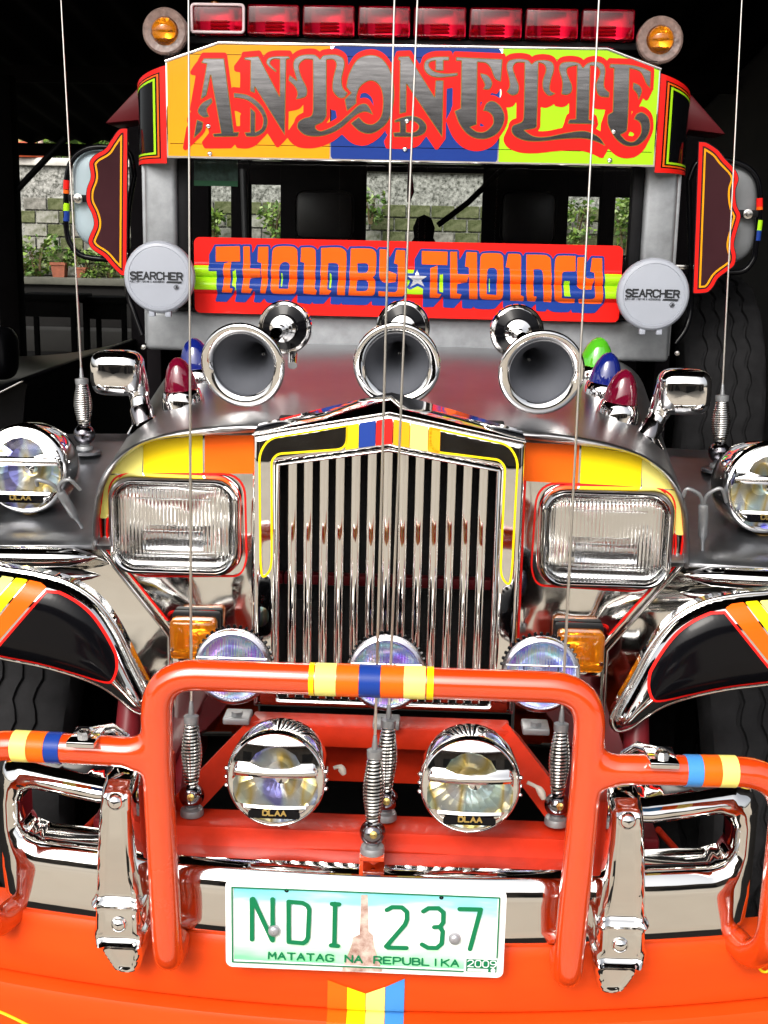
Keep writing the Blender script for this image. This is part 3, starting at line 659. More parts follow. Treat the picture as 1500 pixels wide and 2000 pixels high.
# ---- side mirrors with scalloped smoked deflectors
DEFL = {-1: '250,250 248,538 237,538 218,520 203,503 180,487 172,470 183,440 180,420 169,395 169,370 177,345 174,318 184,303 205,290 216,274 233,252',
        1: '1364,276 1380,278 1402,292 1416,309 1437,332 1443,350 1437,372 1439,400 1447,420 1443,440 1434,476 1438,500 1433,520 1404,543 1392,562 1380,572 1353,574'}
LOOP = {-1: [(262, 345), (252, 300), (215, 288), (172, 290), (143, 310), (131, 345), (129, 400), (130, 450), (140, 480), (168, 502), (245, 508)],
        1: [(1346, 352), (1362, 318), (1400, 310), (1450, 322), (1476, 345), (1484, 380), (1482, 430), (1476, 480), (1470, 510), (1440, 532), (1350, 524)]}
for s in (-1, 1):
    Ym = 3.20
    lp = to_plane(parse(DEFL[s].replace(' ', '~ ', 0)), Ym)
    pts = DEFL[s].split(); n = len(pts)
    str_ = ' '.join(p_ if ((k in (0, 1)) if s < 0 else (k in (0, n-1))) else p_+'~' for k, p_ in enumerate(pts))
    lp = to_plane(parse(str_), Ym)
    tb = tube('mirror_arm', smooth_path([P(a, b, 3.26) for a, b in LOOP[s]], 6), .0075, F_BLACK, J, 12, label='black tube side mirror bracket')
    df = inflate('wind_deflector', [lp], lambda x, z, d: np.full_like(x, Ym), SMOKE, J, .004, .005, label='scalloped smoked mirror deflector edged in red and amber')
    gd = grid_for([lp], .0014); Dd = gd.poly([lp]); k_ = Ym/2400
    decal('red_edge', gd, np.maximum(Dd+1.5*k_, -(Dd+8*k_)), Ym-.0012, F_RED, df); decal('amber_edge', gd, np.maximum(Dd+11*k_, -(Dd+14.5*k_)), Ym-.0012, F_AMB, df)
    c0 = XZ(188, 385, 3.27) if s < 0 else XZ(1432, 415, 3.27)
    mb_loop = [(c0[0]+x, c0[1]+z) for x, z in rrect(0, 0, .135, .255, .062)]
    mbk = inflate('mirror_back', [np.array(mb_loop)], lambda x, z, d: 3.30-.035*np.sqrt(np.clip(1-(1-np.clip(d/.05, 0, 1))**2, 0, 1)), MIRBK if s < 0 else mat('mirror back grey', (.20, .21, .22), 0, .4, var=.1, vscale=14), J, .005, .01, label='rounded blue grey back of a side mirror')
    qc = P(153, 388, 3.245) if s < 0 else P(1460, 418, 3.245)
    box('clamp', qc[0]-.028, qc[0]+.028, qc[1], qc[1]+.012, qc[2]-.008, qc[2]+.010, BLACK, mbk, .003)
    lathe('clamp_bolt', [(.013, 0), (.012, .006), (.007, .007), (.006, .012), (.0005, .0125)], qc, (0, -1, 0), SPRING, mbk, 14)
    xs_ = 131 if s < 0 else None
    for (y0, y1, m_) in (((352, 370, F_RED), (371, 378, F_ORG), (397, 412, F_LIME), (412, 432, F_BLUE)) if s < 0 else ((387, 404, F_RED), (404, 410, F_ORG), (430, 450, F_LIME), (450, 470, F_BLUE))):
        if s < 0: xa, xb = 130, 129.5
        else: xa, xb = 1483.5-(max(0, y0-430))*.12, 1483.5-(max(0, y1-430))*.12
        tube('stripe', [P(xa, y0, 3.26), P((xa+xb)/2, (y0+y1)/2, 3.26), P(xb, y1, 3.26)], .0084, m_, tb, 12)
    # stay from the body
    tube('mirror_stay', smooth_path([P(262 if s < 0 else 1345, 345 if s < 0 else 352, 3.26), P(250 if s < 0 else 1348, 420 if s < 0 else 450, 3.27), P(249 if s < 0 else 1349, 560 if s < 0 else 590, 3.27), P(262 if s < 0 else 1340, 610 if s < 0 else 640, 3.26), P(278 if s < 0 else 1318, 655 if s < 0 else 672, 3.25)], 6), .0075, F_BLACK, J, 10)
    box('mirror_stay_clip', *(sorted((s*.668, s*.72))), 3.24, 3.256, 1.455, 1.467, SPRING, J, .002)

# ---- hood
def hood_prof(t):
    """cross-section at t (0 front .. 1 at the windscreen): list of (x, z)"""
    fx = [0, .20, .33, .42, .470, .505, .524, .532, .536]; fz = [1.197, 1.190, 1.180, 1.160, 1.135, 1.100, 1.060, 1.010, .955]
    bx_ = [0, .20, .36, .48, .540, .585, .612, .625, .63]; bz_ = [1.252, 1.250, 1.246, 1.238, 1.226, 1.200, 1.160, 1.100, 1.02]
    return [(a*(1-t)+b*t, c*(1-t)+d*t) for a, b, c, d in zip(fx, bx_, fz, bz_)]
def hood_pt(x, Y):
    t = (Y-2.13)/(3.15-2.13); pr = hood_prof(t); xs_, zs_ = [p_[0] for p_ in pr], [p_[1] for p_ in pr]
    return np.interp(abs(x), xs_, zs_)
rows = []
for Y, t, dz in ((2.150, 0, -.016), (2.134, 0, -.013), (2.128, 0, -.006), (2.130, 0, -.001), (2.140, .01, 0), (2.17, .04, 0), (2.3, .16, 0), (2.45, .31, 0), (2.6, .46, 0), (2.8, .66, 0), (3.0, .85, 0), (3.15, 1, 0)):
    pr = hood_prof(t); half = smooth_path([(a*(1+dz*.8), 0, c+dz*(1 if a < .4 else .4)) for a, c in pr], 4)
    full = [(-q[0], Y, q[2]) for q in half[::-1]] + [(q[0], Y, q[2]) for q in half[1:]]
    rows.append(full)
hood = loft('hood', rows, HOODM, J, label='dull steel bonnet', smooth=60)

# ---- radiator shell and grille
YG = 2.03
gl_tl, gl_pk, gl_tr = XZ(500, 851, YG), XZ(764, 808, YG), XZ(1035, 866, YG)
gx_ = .229; gzc = 1.184; gzp = gl_pk[1]; gzb = .70
ix, izc, izp = .1885, XZ(548, 905, YG)[1], XZ(762, 876, YG)[1]
outer = np.array([(-gx_, gzb), (gx_, gzb), (gx_, gzc), (0, gzp), (-gx_, gzc)])
inner = np.array([(-ix+.004, gzb+.02), (ix-.004, gzb+.02), (ix, izc), (0, izp), (-ix, izc)])
def lean(x, z): return .155*np.clip(z-(izc+.004), 0, 1)
shell = inflate('radiator_shell', [outer, inner], lambda x, z, d: YG+lean(x, z)+.010*(1-np.sqrt(np.clip(1-(1-np.clip(d/.010, 0, 1))**2, 0, 1))), CHROME, J, .0035, .16, label='gabled chrome radiator shell with a painted crest')
gzr = XZ(764, 766, YG+.10)[1]
capr = [[(-gx_, YG+.012, gzc-.002), (-gx_*.5, YG+.015, (gzc+gzp)/2-.002), (0, YG+.018, gzp-.002), (gx_*.5, YG+.015, (gzc+gzp)/2-.002), (gx_, YG+.012, gzc-.002)],
        [(-gx_, YG+.028, gzc+.003), (-gx_*.5, YG+.03, (gzc+gzp)/2+.004), (0, YG+.032, gzp+.005), (gx_*.5, YG+.03, (gzc+gzp)/2+.004), (gx_, YG+.028, gzc+.003)],
        [(-gx_+.002, YG+.07, gzc+.010), (-gx_*.5, YG+.10, (gzc+gzr)/2+.004), (0, YG+.10, gzr), (gx_*.5, YG+.10, (gzc+gzr)/2+.004), (gx_-.002, YG+.07, gzc+.010)],
        [(-gx_+.002, YG+.12, gzc-.004), (-gx_*.5, YG+.14, (gzc+gzr)/2-.012), (0, YG+.14, gzr-.02), (gx_*.5, YG+.14, (gzc+gzr)/2-.012), (gx_-.002, YG+.12, gzc-.004)]]
loft('shell_cap', capr, CHROME_S, shell, smooth=35)
tube('shell_edge', [(-gx_, YG+.007, gzc), (0, YG+.014, gzp), (gx_, YG+.007, gzc)], .0016, CHROME_S, shell, 8)
tube('inner_bead', [(-ix+.002, YG+.004, gzb+.03), (-ix+.003, YG+.004, izc-.003), (0, YG+.004, izp-.003), (ix-.003, YG+.004, izc-.003), (ix-.002, YG+.004, gzb+.03)], .004, CHROME_S, shell, 8)
for k in range(13):
    xk = -.1615+.323*k/12; zt = izc+(izp-izc)*(1-abs(xk)/ix)-.004
    n = 9; prof = [(-.0082, .022), (-.0082, -.006), (-.0076, -.0088), (-.0058, -.0104), (-.003, -.0112), (0, -.0115), (.003, -.0112), (.0058, -.0104), (.0076, -.0088), (.0082, -.006), (.0082, .022)]
    loft('slat', [[(xk+a, YG+.016+b, z) for a, b in prof] for z in (gzb+.02, .8, .9, 1.0, 1.08, zt)], CHROME, shell, smooth=60)
rad = box('radiator', -.2, .2, YG+.13, YG+.15, .68, 1.2, mat('radiator core', (.006, .006, .007), 0, .6, bump=.9, bscale=400, bdist=.004), J, .003)
box('cross_bar', -.185, .185, YG+.085, YG+.11, XZ(760, 1146, YG+.09)[1], XZ(760, 1126, YG+.09)[1], DRED, rad, .003)
# painted crest
gs = Grid(-gx_, gx_, .72, gzp+.02, .0012)
def crest(x, k): return gzp-(gzp-gzc)*abs(x)/gx_ - k
topz = gzp-(gzp-gzc)*np.abs(gs.X)/gx_; botz = izp-(izp-izc)*np.abs(gs.X)/ix
for (a, b, m_) in ((675, 700, F_YEL), (701, 733, F_BLUE), (734, 766, F_RED), (768, 800, F_AMB), (801, 836, F_PALE), (837, 860, F_AMB)):
    xa, xb = XZ(a, 850, YG)[0], XZ(b, 850, YG)[0]
    decal('crest_stripe', gs, np.maximum(np.maximum(xa-gs.X, gs.X-xb), np.maximum(gs.Z-topz+.009, botz+.007-gs.Z)), lambda x, z: YG-.0014+lean(x, z), m_, shell)
for s in (-1, 1):
    pth = [(s*.070, gzp-(gzp-gzc)*.070/gx_-.010), (s*.200, gzc+(gzp-gzc)*.13-.010), (s*.2165, gzc-.028), (s*.2150, .965), (s*.2120, .936), (s*.198, .950), (s*.1955, .97), (s*.1960, izc+.005), (s*.186, izc+.016), (s*.070, izp-(izp-izc)*.070/ix+.008), (s*.070, gzp-(gzp-gzc)*.070/gx_-.010)]
    pth2 = np.array([(q[0], q[1]) for q in fillet_path([(a, b, 0) for a, b in pth], .018, 6)])
    decal('pinstripe', gs, gs.stroke([pth2], .0036), lambda x, z: YG-.0014+lean(x, z), F_YEL, shell)

# ---- head-lamp panels
YP = 2.17
PAN = '507,846 400,842 300,855~ 248,880~ 210,920~ 192,975~ 186,1058 331,1242 333,1440 507,1440'
HLc = (338, 1030)
for s in (-1, 1):
    W = lambda a, b, Y=YP: (lambda q: (s*-q[0], q[1]))(XZ(a, b, Y))       # drawn on the left, mirrored to the right
    pan = inflate('headlamp_panel', [np.array([W(a, b) for a, b in parse(PAN)])], lambda x, z, d: YP+.006*(1-np.clip(d/.006, 0, 1)), STAIN, J, .006, .02, label='polished panel round the left head lamp' if s < 0 else 'polished panel round the right head lamp')
    gp = Grid(*(sorted((s*.56, s*.21))), .72, 1.2, .0014)
    def pol(t): return gp.poly([np.array([W(a, b) for a, b in parse(t)])])
    for t, m_ in (('400,850 503,850 503,925 400,925', F_ORG), ('280,862 396,850 396,924 280,924', F_YEL), ('277,863~ 240,886~ 216,917~ 211,925 277,925', F_PALE), ('206,929 232,929~ 217,960~ 210,1012 194,1012 197,975~', F_PALE)):
        decal('painted_block', gp, pol(t), YP-.0012, m_, pan)
    def line(t, w=3.6, m_=F_RED, nm='pinstripe'):
        q = [tuple(map(float, u.split(','))) for u in t.split()]
        q2 = fillet_path([(*W(a, b), 0) for a, b in q], .045, 8)[:, :2]
        decal(nm, gp, gp.stroke([q2], w*YP/2400), YP-.0024, m_, pan)
    line('210,1012 208,1050 225,1085 330,1215 330,1195 428,1195 428,1210'); line('196,1012 198,1060 240,1110'); line('214,1012 212,925 478,925 482,1095 470,1125 260,1125 216,1075 214,1008'); line('501,925 501,1280', 4.5)
    line('284,858 230,885 205,930 195,1010', 2.6); line('330,1210 330,1194 425,1194 428,1215')
    # head lamp: bezel, reflector bowl, fluted glass
    hx, hz = W(*HLc, YP-.03)
    def ring(w, h, r, y): return [(hx+a, y, hz+b) for a, b in rrect(0, 0, w, h, r, 8)]
    rs = [ring(.242, .186, .045, YP-.001), ring(.240, .184, .045, YP-.018), ring(.232, .177, .043, YP-.030), ring(.221, .166, .038, YP-.034), ring(.210, .156, .034, YP-.030), ring(.204, .150, .030, YP-.020), ring(.203, .149, .030, YP-.002)]
    hl = loft('headlamp', rs, CHROME_S, J, 'rectangular head lamp in a chrome bezel', closed=True, smooth=50)
    bowl = []
    for k, (f_, d_) in enumerate(((1, 0), (.94, .020), (.84, .045), (.66, .072), (.45, .092), (.24, .103), (.02, .106))):
        bowl.append([(hx+a*f_, YP-.006+d_, hz+b*f_) for a, b in rrect(0, 0, .202, .148, .030, 8)])
    loft('reflector', bowl, REFL, hl, closed=True)
    bm = bmesh.new()
    lens = []
    for (f_, d_) in ((1, .006), (1, 0), (.97, -.004), (.8, -.008), (.55, -.0115), (.3, -.0135), (.02, -.0142)):
        lens.append([(hx+a*f_, YP-.018+d_, hz+b*f_) for a, b in rrect(0, 0, .203, .149, .030, 8)])
    loft('lens', lens, FLUTE, hl, closed=True, smooth=60)
    lathe('bulb_shield', [(.0005, .03), (.016, .026), (.020, .012), (.018, -.03)], (hx, YP+.050, hz+.006), (0, -1, 0), CHROME_S, hl, 20)
    box('lens_block', hx-.055, hx+.055, YP-.0335, YP-.029, hz-.042, hz-.006, FLUTE, hl, .0015)
    for zz in (.052, -.054): box('lens_rib', hx-.07, hx+.07, YP-.031, YP-.0275, hz+zz-.0014, hz+zz+.0014, GLASS, hl, .0008)
    for zz in np.linspace(-.06, .06, 9):
        pass
    # amber turn lamp
    (x0, z1), (x1, z0) = W(334, 1205, YP-.04), W(424, 1284, YP-.04)
    x0, x1 = sorted((x0, x1))
    tl = box('turn_lamp', x0-.002, x1+.002, YP-.022, YP-.002, z0-.022, z1+.004, BLACK, J, .005, label='amber turn lamp on a black base')
    bm = bmesh.new(); bm_box(bm, x0, x1, YP-.062, YP-.022, z0, z1, .009, 3); mk_bm('lens', bm, AMBERG, tl)
    loft('reflector', [[(x0+.004+(x1-x0-.008)*i/6, YP-.026-.010*abs(i/3-1)**2, z0+.003+(z1-z0-.006)*w) for i in range(7)] for w in (0, .5, 1)], REFL, tl)
    lathe('bulb', [(.0005, .018), (.009, .013), (.010, .004), (.007, -.004)], ((x0+x1)/2, YP-.034, (z0+z1)/2), (0, -1, 0), AMBERG, tl, 16)
    box('base_strip', x0+.003, x1-.003, YP-.045, YP-.020, z0-.013, z0-.001, CHROME_S, tl, .002)
    lathe('screw', [(.004, 0), (.0035, .003), (.0005, .0035)], (x0+.006 if s < 0 else x1-.006, YP-.062, z0+.020), (0, -1, 0), CHROME_S, tl, 10)
    # seam bead along the slanted edge and body side apron behind
    bead = [(*W(186, 1058),), (*W(331, 1242),), (*W(333, 1420),)]
    tube('seam_bead', [(a, YP-.002, b) for a, b in bead], .004, CHROME_S, pan, 8)
    ap = np.array([W(a, b, YP+.02) for a, b in ((-330, 1040), (186, 1040), (345, 1242), (345, 1440), (300, 1440), (262, 1330), (200, 1240), (120, 1190), (-330, 1170))])
    inflate('fender_apron', [ap], lambda x, z, d: YP+.022-.01*np.sin(x*9)*np.sin(z*13), STAIN, J, .012, .01, label='polished inner fender apron')

# ---- fender shelves, trims and painted wings
for s in (-1, 1):
    def sh(x, Y): return .962+(Y-2.15)*.205 - .010*((abs(x)-.53)/.4)**2
    rows = []
    for Y, dz in ((2.165, -.020), (2.150, -.012), (2.146, -.004), (2.155, .001), (2.2, .0), (2.35, 0), (2.5, 0), (2.65, 0), (2.72, -.004), (2.74, -.03)):
        rows.append([(s*x, Y-.03*((x-.5)/.4), sh(x, Y)+dz) for x in np.linspace(.50, 1.02, 14)])
    fs = loft('fender_shelf', rows, STEEL, J, label='dull steel fender top', smooth=60)
    for (z0, z1, yo, m_) in ((.915, .955, -.016, CHROME_S), (.880, .910, .004, CHROME_S)):
        pr_ = []
        for x, f_ in ((.530, .05), (.545, .45), (.575, .9), (.62, 1), (.75, 1), (1.0, 1)):
            zm, hh = (z0+z1)/2, (z1-z0)/2*f_
            pr_.append([(s*x, 2.165+yo-.03*((x-.5)/.4)-.030*math.cos(a)*f_, zm+hh*math.sin(a)) for a in np.linspace(-math.pi/2, math.pi/2, 9)])
        loft('chrome_trim', pr_, m_, fs, smooth=70)
    # wing
    YW = 1.93
    TOP = [(-150, 1085), (-60, 1095), (0, 1112), (60, 1119), (130, 1136), (188, 1172), (228, 1225), (262, 1295), (298, 1372)]
    BOT = [(288, 1393), (262, 1385), (235, 1362), (200, 1338), (150, 1318), (80, 1300), (0, 1288), (-60, 1275), (-150, 1262)]
    W = lambda a, b, Y=YW: (lambda q: (s*-q[0], q[1]))(XZ(a, b, Y))
    lp = np.array([W(a, b) for a, b in parse(' '.join('%d,%d~' % p_ for p_ in TOP+BOT))])
    def wy(x, z, d=None):
        ax = np.abs(x); base = YW+.16*np.clip(.46-ax, -.3, .2)**2*2 + .35*np.clip(ax-.55, 0, 1)**2
        return base
    lp_segs = [(*lp[k], *lp[(k+1) % len(lp)]) for k in range(len(lp))]
    _g = Grid(0, .01, 0, .01, .005)
    def wsurf(x, z, d=None):
        d = _g._seg(lp_segs, x, z) if d is None else d
        t = np.clip(d/.055, 0, 1); return wy(x, z)-.040*np.sqrt(np.clip(1-(1-t)**2, 0, 1))+.012*np.exp(-(d/.006)**2)*0
    wgo = inflate('fender_wing', [lp], wsurf, CHROME_S, J, .004, .03, label='polished fender wing with painted diagonal stripes', smooth=60)
    rim = np.array([(a, wy(np.array(a), 0)-.004, b) for a, b in lp]); tube('wing_bead', rim, .0045, CHROME_S, wgo, 8, closed=True)
    gw = grid_for([lp], .0018); DW = gw.poly([lp])
    def off(o): return lambda x, z: wsurf(x, z)-o
    def pol(t): return gw.poly([np.array([W(a, b) for a, b in parse(t)])])
    # bare chrome's dark reflection painted black inside the red frame, then diagonal stripes
    fld = np.maximum(DW+.010, pol('100,1143 150,1153~ 195,1190~ 228,1240~ 240,1290~ 230,1318~ 205,1320~ 140,1304~ 70,1290~ -150,1260 -150,1400 -200,1400 -160,1300 0,1258'))
    decal('dark_reflection', gw, fld+.003, off(.0012), F_BLACK, wgo, merge=False, smooth=60)
    decal('red_frame', gw, np.maximum(fld, -(fld+.0042)), off(.0022), F_RED, wgo, merge=False, smooth=60)
    for t, m_ in (('68,1122 99,1139 0,1251 -160,1310 -160,1230 -5,1215', F_ORG), ('40,1120 66,1121 -3,1205 -160,1225 -160,1180 0,1168', F_YEL), ('14,1113 38,1119 0,1163 -160,1176 -160,1140 0,1135', F_PALE), ('-20,1105 11,1113 0,1128 -160,1136 -160,1100', F_SKY)):
        decal('painted_stripe', gw, np.maximum(pol(t), DW+.007), off(.0012), m_, wgo, merge=False, smooth=60)
    lathe('bolt', [(.008, 0), (.007, .005), (.0005, .007)], (*(lambda q: (q[0], YW-.02, q[1]))(W(281, 1366)),), (0, -1, 0), CHROME_S, wgo, 12)
    # light catch post: grey forked clip
    if s < 0: pp = [P(160, 1030, 2.19), P(108, 945, 2.13)]
    else: pp = [P(1372, 1078, 2.19), P(1374, 965, 2.13)]
    a0, a1 = np.array(pp[0]), np.array(pp[1]); dv = a1-a0
    cl = tube('fork_clip', [a0, a0+dv*.15, a0+dv*.3], [.0035, .0035, .006], ZINC, J, 10, label='grey plastic forked clip on the fender')
    tube('sleeve', [a0+dv*.25, a0+dv*.3, a0+dv*.8, a0+dv*.83], [.006, .0085, .0085, .006], ZINC, cl, 14)
    sd_ = np.array([1, 0, 0.])
    tube('fork', smooth_path([a1-sd_*.035-dv*.05, a1-sd_*.028+dv*.08, a1-sd_*.006-dv*.02, a0+dv*.78, a1+sd_*.006-dv*.02, a1+sd_*.030+dv*.10, a1+sd_*.040-dv*.12], 5), .0035, ZINC, cl, 8)

# ---- tyres
def tyre(name, cx, cy, cz, R0, w, parent, label):
    N = 108; hw = w/2; ribs = 5; tw = hw*.80
    edges = np.linspace(-tw, tw, ribs+1); gw_ = w*.022
    prof = [(-hw*.55, R0*.62, 0), (-hw*.9, R0*.70, 0), (-hw, R0*.80, 0), (-hw*.97, R0*.90, 0), (-hw*.90, R0*.962, 0), (-tw, R0*.985, 0)]
    for k in range(1, ribs):
        e = edges[k]; cr_ = R0*(1-.012*(e/tw)**2)
        prof += [(e-gw_, cr_, 1), (e-gw_*.7, cr_-.009, 1), (e+gw_*.7, cr_-.009, 1), (e+gw_, cr_, 1)]
    prof += [(tw, R0*.985, 0), (hw*.90, R0*.962, 0), (hw*.97, R0*.90, 0), (hw, R0*.80, 0), (hw*.9, R0*.70, 0), (hw*.55, R0*.62, 0)]
    V = []; Fc = []; m_ = len(prof)
    for i in range(N):
        a = 2*math.pi*i/N; zz = gw_*1.1*(1 if i % 4 < 2 else -1)*(1 if i % 2 else .35)
        for (x, r_, zg) in prof:
            rr = r_-(.006 if (abs(x) > tw*.99 and abs(x) < hw*.93 and i % 6 < 2) else 0)
            V.append((cx+x+zg*zz, cy+rr*math.cos(a), cz+rr*math.sin(a)))
    for i in range(N):
        for k in range(m_-1): Fc.append((i*m_+k, i*m_+k+1, ((i+1) % N)*m_+k+1, ((i+1) % N)*m_+k))
    t_ = mk(name, V, Fc, RUBBER, parent, 30, label)
    return t_
for s in (-1, 1):
    w_ = tyre('front_wheel', s*.745, 2.56, .385, .385, .25, J, 'black front tyre with zigzag tread')
    lathe('rim', [(.24, -.09), (.235, .0), (.20, .02), (.06, .03), (.0005, .035)], (s*.745, 2.56, .385), (-s, 0, 0), BLACK, w_, 32)
sp = tyre('spare_wheel', .86, 3.70, 1.05, .39, .24, J, 'spare tyre standing on edge against the body side')
lathe('rim', [(.245, -.09), (.235, .0), (.20, .02), (.06, .03), (.0005, .035)], (.86, 3.70, 1.05), (-1, 0, 0), BLACK, sp, 32)
# dark chassis behind the front axle
ch = box('chassis', -.5, .5, 2.3, 2.9, .45, .95, BLACK, J, .02); box('axle', -.62, .62, 2.5, 2.6, .33, .42, BLACK, ch, .02)
for s in (-1, 1): box('frame_rail', s*.36, s*.44, 1.75, 4.6, .50, .62, DRED, ch, .008)
for s in (-1, 1): box('wheel_arch', s*.50, s*1.02, 2.75, 2.78, .5, 1.05, BLACK, ch, .005)

# ---- trumpet horns on the bonnet
for (a, b, c, d) in ((475, 713, 556, 640), (775, 712, 787, 640), (1057, 727, 1010, 648)):
    m0 = P(a, b, 2.27); e0 = P(c, d, 2.56); ax = m0-e0; L = np.linalg.norm(ax); ax /= L
    R0 = .079
    outp = [(.012, -.24), (.014, -.16), (.022, -.10), (.036, -.055), (.056, -.024), (.074, -.008), (R0, -.001), (R0+.0015, .003), (R0-.001, .007), (R0-.006, .0085), (R0-.016, .006), (R0-.020, .0015)]
    hn = lathe('trumpet_horn', outp, m0, ax, CHROME_S, J, 56, label='chrome trumpet horn with a grey throat', smooth=60)
    lathe('throat', [(R0-.020, .0015), (R0-.0205, -.004), (.062, -.012), (.060, -.016), (.046, -.034), (.030, -.062), (.018, -.105), (.010, -.17), (.0005, -.175)], m0, ax, HORNIN, hn, 48, smooth=60)
    lathe('diaphragm_case', [(.011, .10), (.012, .050), (.016, .048), (.016, .038), (.021, .036), (.021, .026), (.027, .024), (.027, .010), (.029, .004), (.047, -.004), (.0485, .0005), (.053, .0015), (.0555, -.002), (.0555, -.014), (.050, -.020), (.0005, -.022)], e0, ax*np.array([.45, 1, .25]), CHROME_S, hn, 48, smooth=18)
    dax = ax*np.array([.45, 1, .25]); lathe('case_face', [(.0285, .0062), (.046, -.0010)], e0, dax, F_BLACK, hn, 40)
    mid = m0-ax*.14; zh = hood_pt(mid[0], mid[1])
    tube('bracket', [mid+np.array([0, 0, -.012]), (mid[0], mid[1], zh+.004)], .008, CHROME_S, hn, 10)
    box('bracket_foot', mid[0]-.022, mid[0]+.022, mid[1]-.015, mid[1]+.015, zh-.004, zh+.007, CHROME_S, hn, .002)
    tube('elbow', [e0+np.array([.018, 0, -.055]), e0+np.array([.02, -.03, -.075])], .010, CHROME_S, hn, 10)

def on_hood(px, py, lift=0.0):
    for Y in np.arange(2.14, 3.12, .004):
        q = P(px, py, Y)
        if q[2]-hood_pt(q[0], Y) < lift: return q, Y
    return q, Y
# ---- jewelled marker lamps on the bonnet shoulders
for (a, b, Y, m_, nm, sc) in ((357, 780, 2.50, J_RED, 'red', 1), (387, 735, 2.78, J_BLUE, 'blue', 1), (1207, 804, 2.46, J_RED, 'red', 1), (1178, 765, 2.64, J_BLUE, 'blue', .96), (1160, 730, 2.84, J_GREEN, 'green', 1)):
    q, Y = on_hood(a, b, .010); sc *= Y/2.48
    up = np.array([.12*(1 if a > 700 else -1), -.05, 1.0])
    bl = lathe('marker_lamp', [(.044*sc, -.03), (.043*sc, -.006), (.042*sc, .004), (.037*sc, .018), (.034*sc, .020), (.032*sc, .020)], q, up, CHROME_S, J, 36, label=nm+' bullet lamp on a chrome base')
    lathe('lens', [(.034*sc, .018), (.0335*sc, .026), (.030*sc, .044), (.024*sc, .062), (.016*sc, .075), (.008*sc, .082), (.0005, .084)], q, up, m_, bl, 36, smooth=70)

# ---- small chrome mirrors on stalks
for s in (-1, 1):
    if s < 0: c0, st, ft = P(230, 728, 2.38), P(272, 775, 2.38), P(280, 822, 2.36)
    else: c0, st, ft = P(1335, 765, 2.38), P(1285, 812, 2.38), P(1265, 850, 2.36)
    V = []; Fc = []; nu, nv = 28, 16; hw, hh, hd = .052, .045, .036
    for i in range(nv+1):
        ph = -math.pi/2+math.pi*i/nv
        for k in range(nu):
            th = 2*math.pi*k/nu
            def spw(c, e): return math.copysign(abs(c)**e, c)
            V.append((c0[0]+hw*spw(math.cos(th), .55)*spw(math.cos(ph), .55), c0[1]+hd*spw(math.sin(ph), .8), c0[2]+hh*spw(math.sin(th), .55)*spw(math.cos(ph), .55)))
    for i in range(nv):
        for k in range(nu): Fc.append((i*nu+k, i*nu+(k+1) % nu, (i+1)*nu+(k+1) % nu, (i+1)*nu+k))
    mr_ = mk('fender_mirror', V, Fc, CHROME_S, J, 60, label='chrome fender mirror on a thick stalk')
    tube('stalk', smooth_path([c0+np.array([-s*.028, .0, .02]), c0+np.array([-s*.038, 0, -.02]), st, ft], 6), [.022]*6+[.021]*6+[.019]*7, CHROME_S, mr_, 16)
    lathe('collar', [(.0215, -.012), (.0225, -.008), (.0225, .024), (.0205, .028)], ft, st-ft, DARKSS, mr_, 24)
    zf = ft[2]-.012
    lathe('foot', [(.040, -.006), (.040, .002), (.030, .010), (.022, .016)], (ft[0]-s*.006, ft[1], zf), (-s*-.35, -.1, 1), CHROME_S, mr_, 28)

# ---- whip antennas on barrel springs
def antenna(base, top_dir_pts, zscale=1.0, Ls=.100, rs=.0125, rb=.019, label='', bracket=None, screw=True):
    """base = underside of the foot; rod continues through the given far point"""
    b = np.array(base, float); far = np.array(top_dir_pts, float)
    zc = b+np.array([0, 0, .012+rb])
    an = lathe('antenna', [(.0005, 0), (.018, 0), (.018, .006), (.0165, .010), (.010, .012), (.010, .018)], b, (0, 0, 1), ZINC, J, 24, label=label)
    lathe('ball', [(rb*math.sin(t)+.0003, -rb*math.cos(t)) for t in np.linspace(.02, math.pi-.02, 18)], zc, (0, 0, 1), GUN, an, 28, smooth=70)
    if screw: lathe('ball_screw', [(.006, 0), (.0055, .003), (.0005, .0036)], zc+np.array([.002, -rb*.93, rb*.28]), (.1, -1, .3), BRASS, an, 12)
    s0 = zc+np.array([0, 0, rb*.9]); ax = far-s0; ax /= np.linalg.norm(ax)
    u, v, _ = frame_of(ax); turns = 19; pts = []
    for k in range(turns*14+1):
        t = k/(turns*14); r_ = rs*(.72+.42*math.sin(math.pi*t)**1.5); a = 2*math.pi*turns*t
        pts.append(s0+ax*(Ls*t)+u*r_*math.cos(a)+v*r_*math.sin(a))
    tube('spring', pts, .0021, SPRING, an, 6)
    lathe('spring_core', [(rs*.55, 0), (rs*.8, Ls*.5), (rs*.55, Ls)], s0, ax, BLACK, an, 14)
    lathe('spring_cap', [(rs*.85, -.002), (rs*.9, .004), (rs*.9, .010), (rs*.3, .012), (.0045, .014), (.003, .030), (.0022, .034)], s0+ax*Ls, ax, ZINC, an, 20)
    n = 14; r0 = s0+ax*(Ls+.03); ln = far-r0
    tube('rod', [r0+ln*t for t in np.linspace(0, 1, n)], np.linspace(.0022, .0013, n), RODM, an, 8)
    return an
Zb = .638
antenna(P(375, 1590, 1.735), P(368, -60, 1.80), label='whip antenna at the left end of the red cross beam')
antenna(P(1086, 1608, 1.735), P(1173, -60, 1.83), label='whip antenna at the right end of the red cross beam')
antenna(P(752, 1598, 1.74), P(817, -40, 1.80), label='rear whip antenna in the middle of the red cross beam')
qf = P(727, 1664, 1.655)
antenna(qf, P(772, -60, 1.70), label='front whip antenna on a small red bracket')
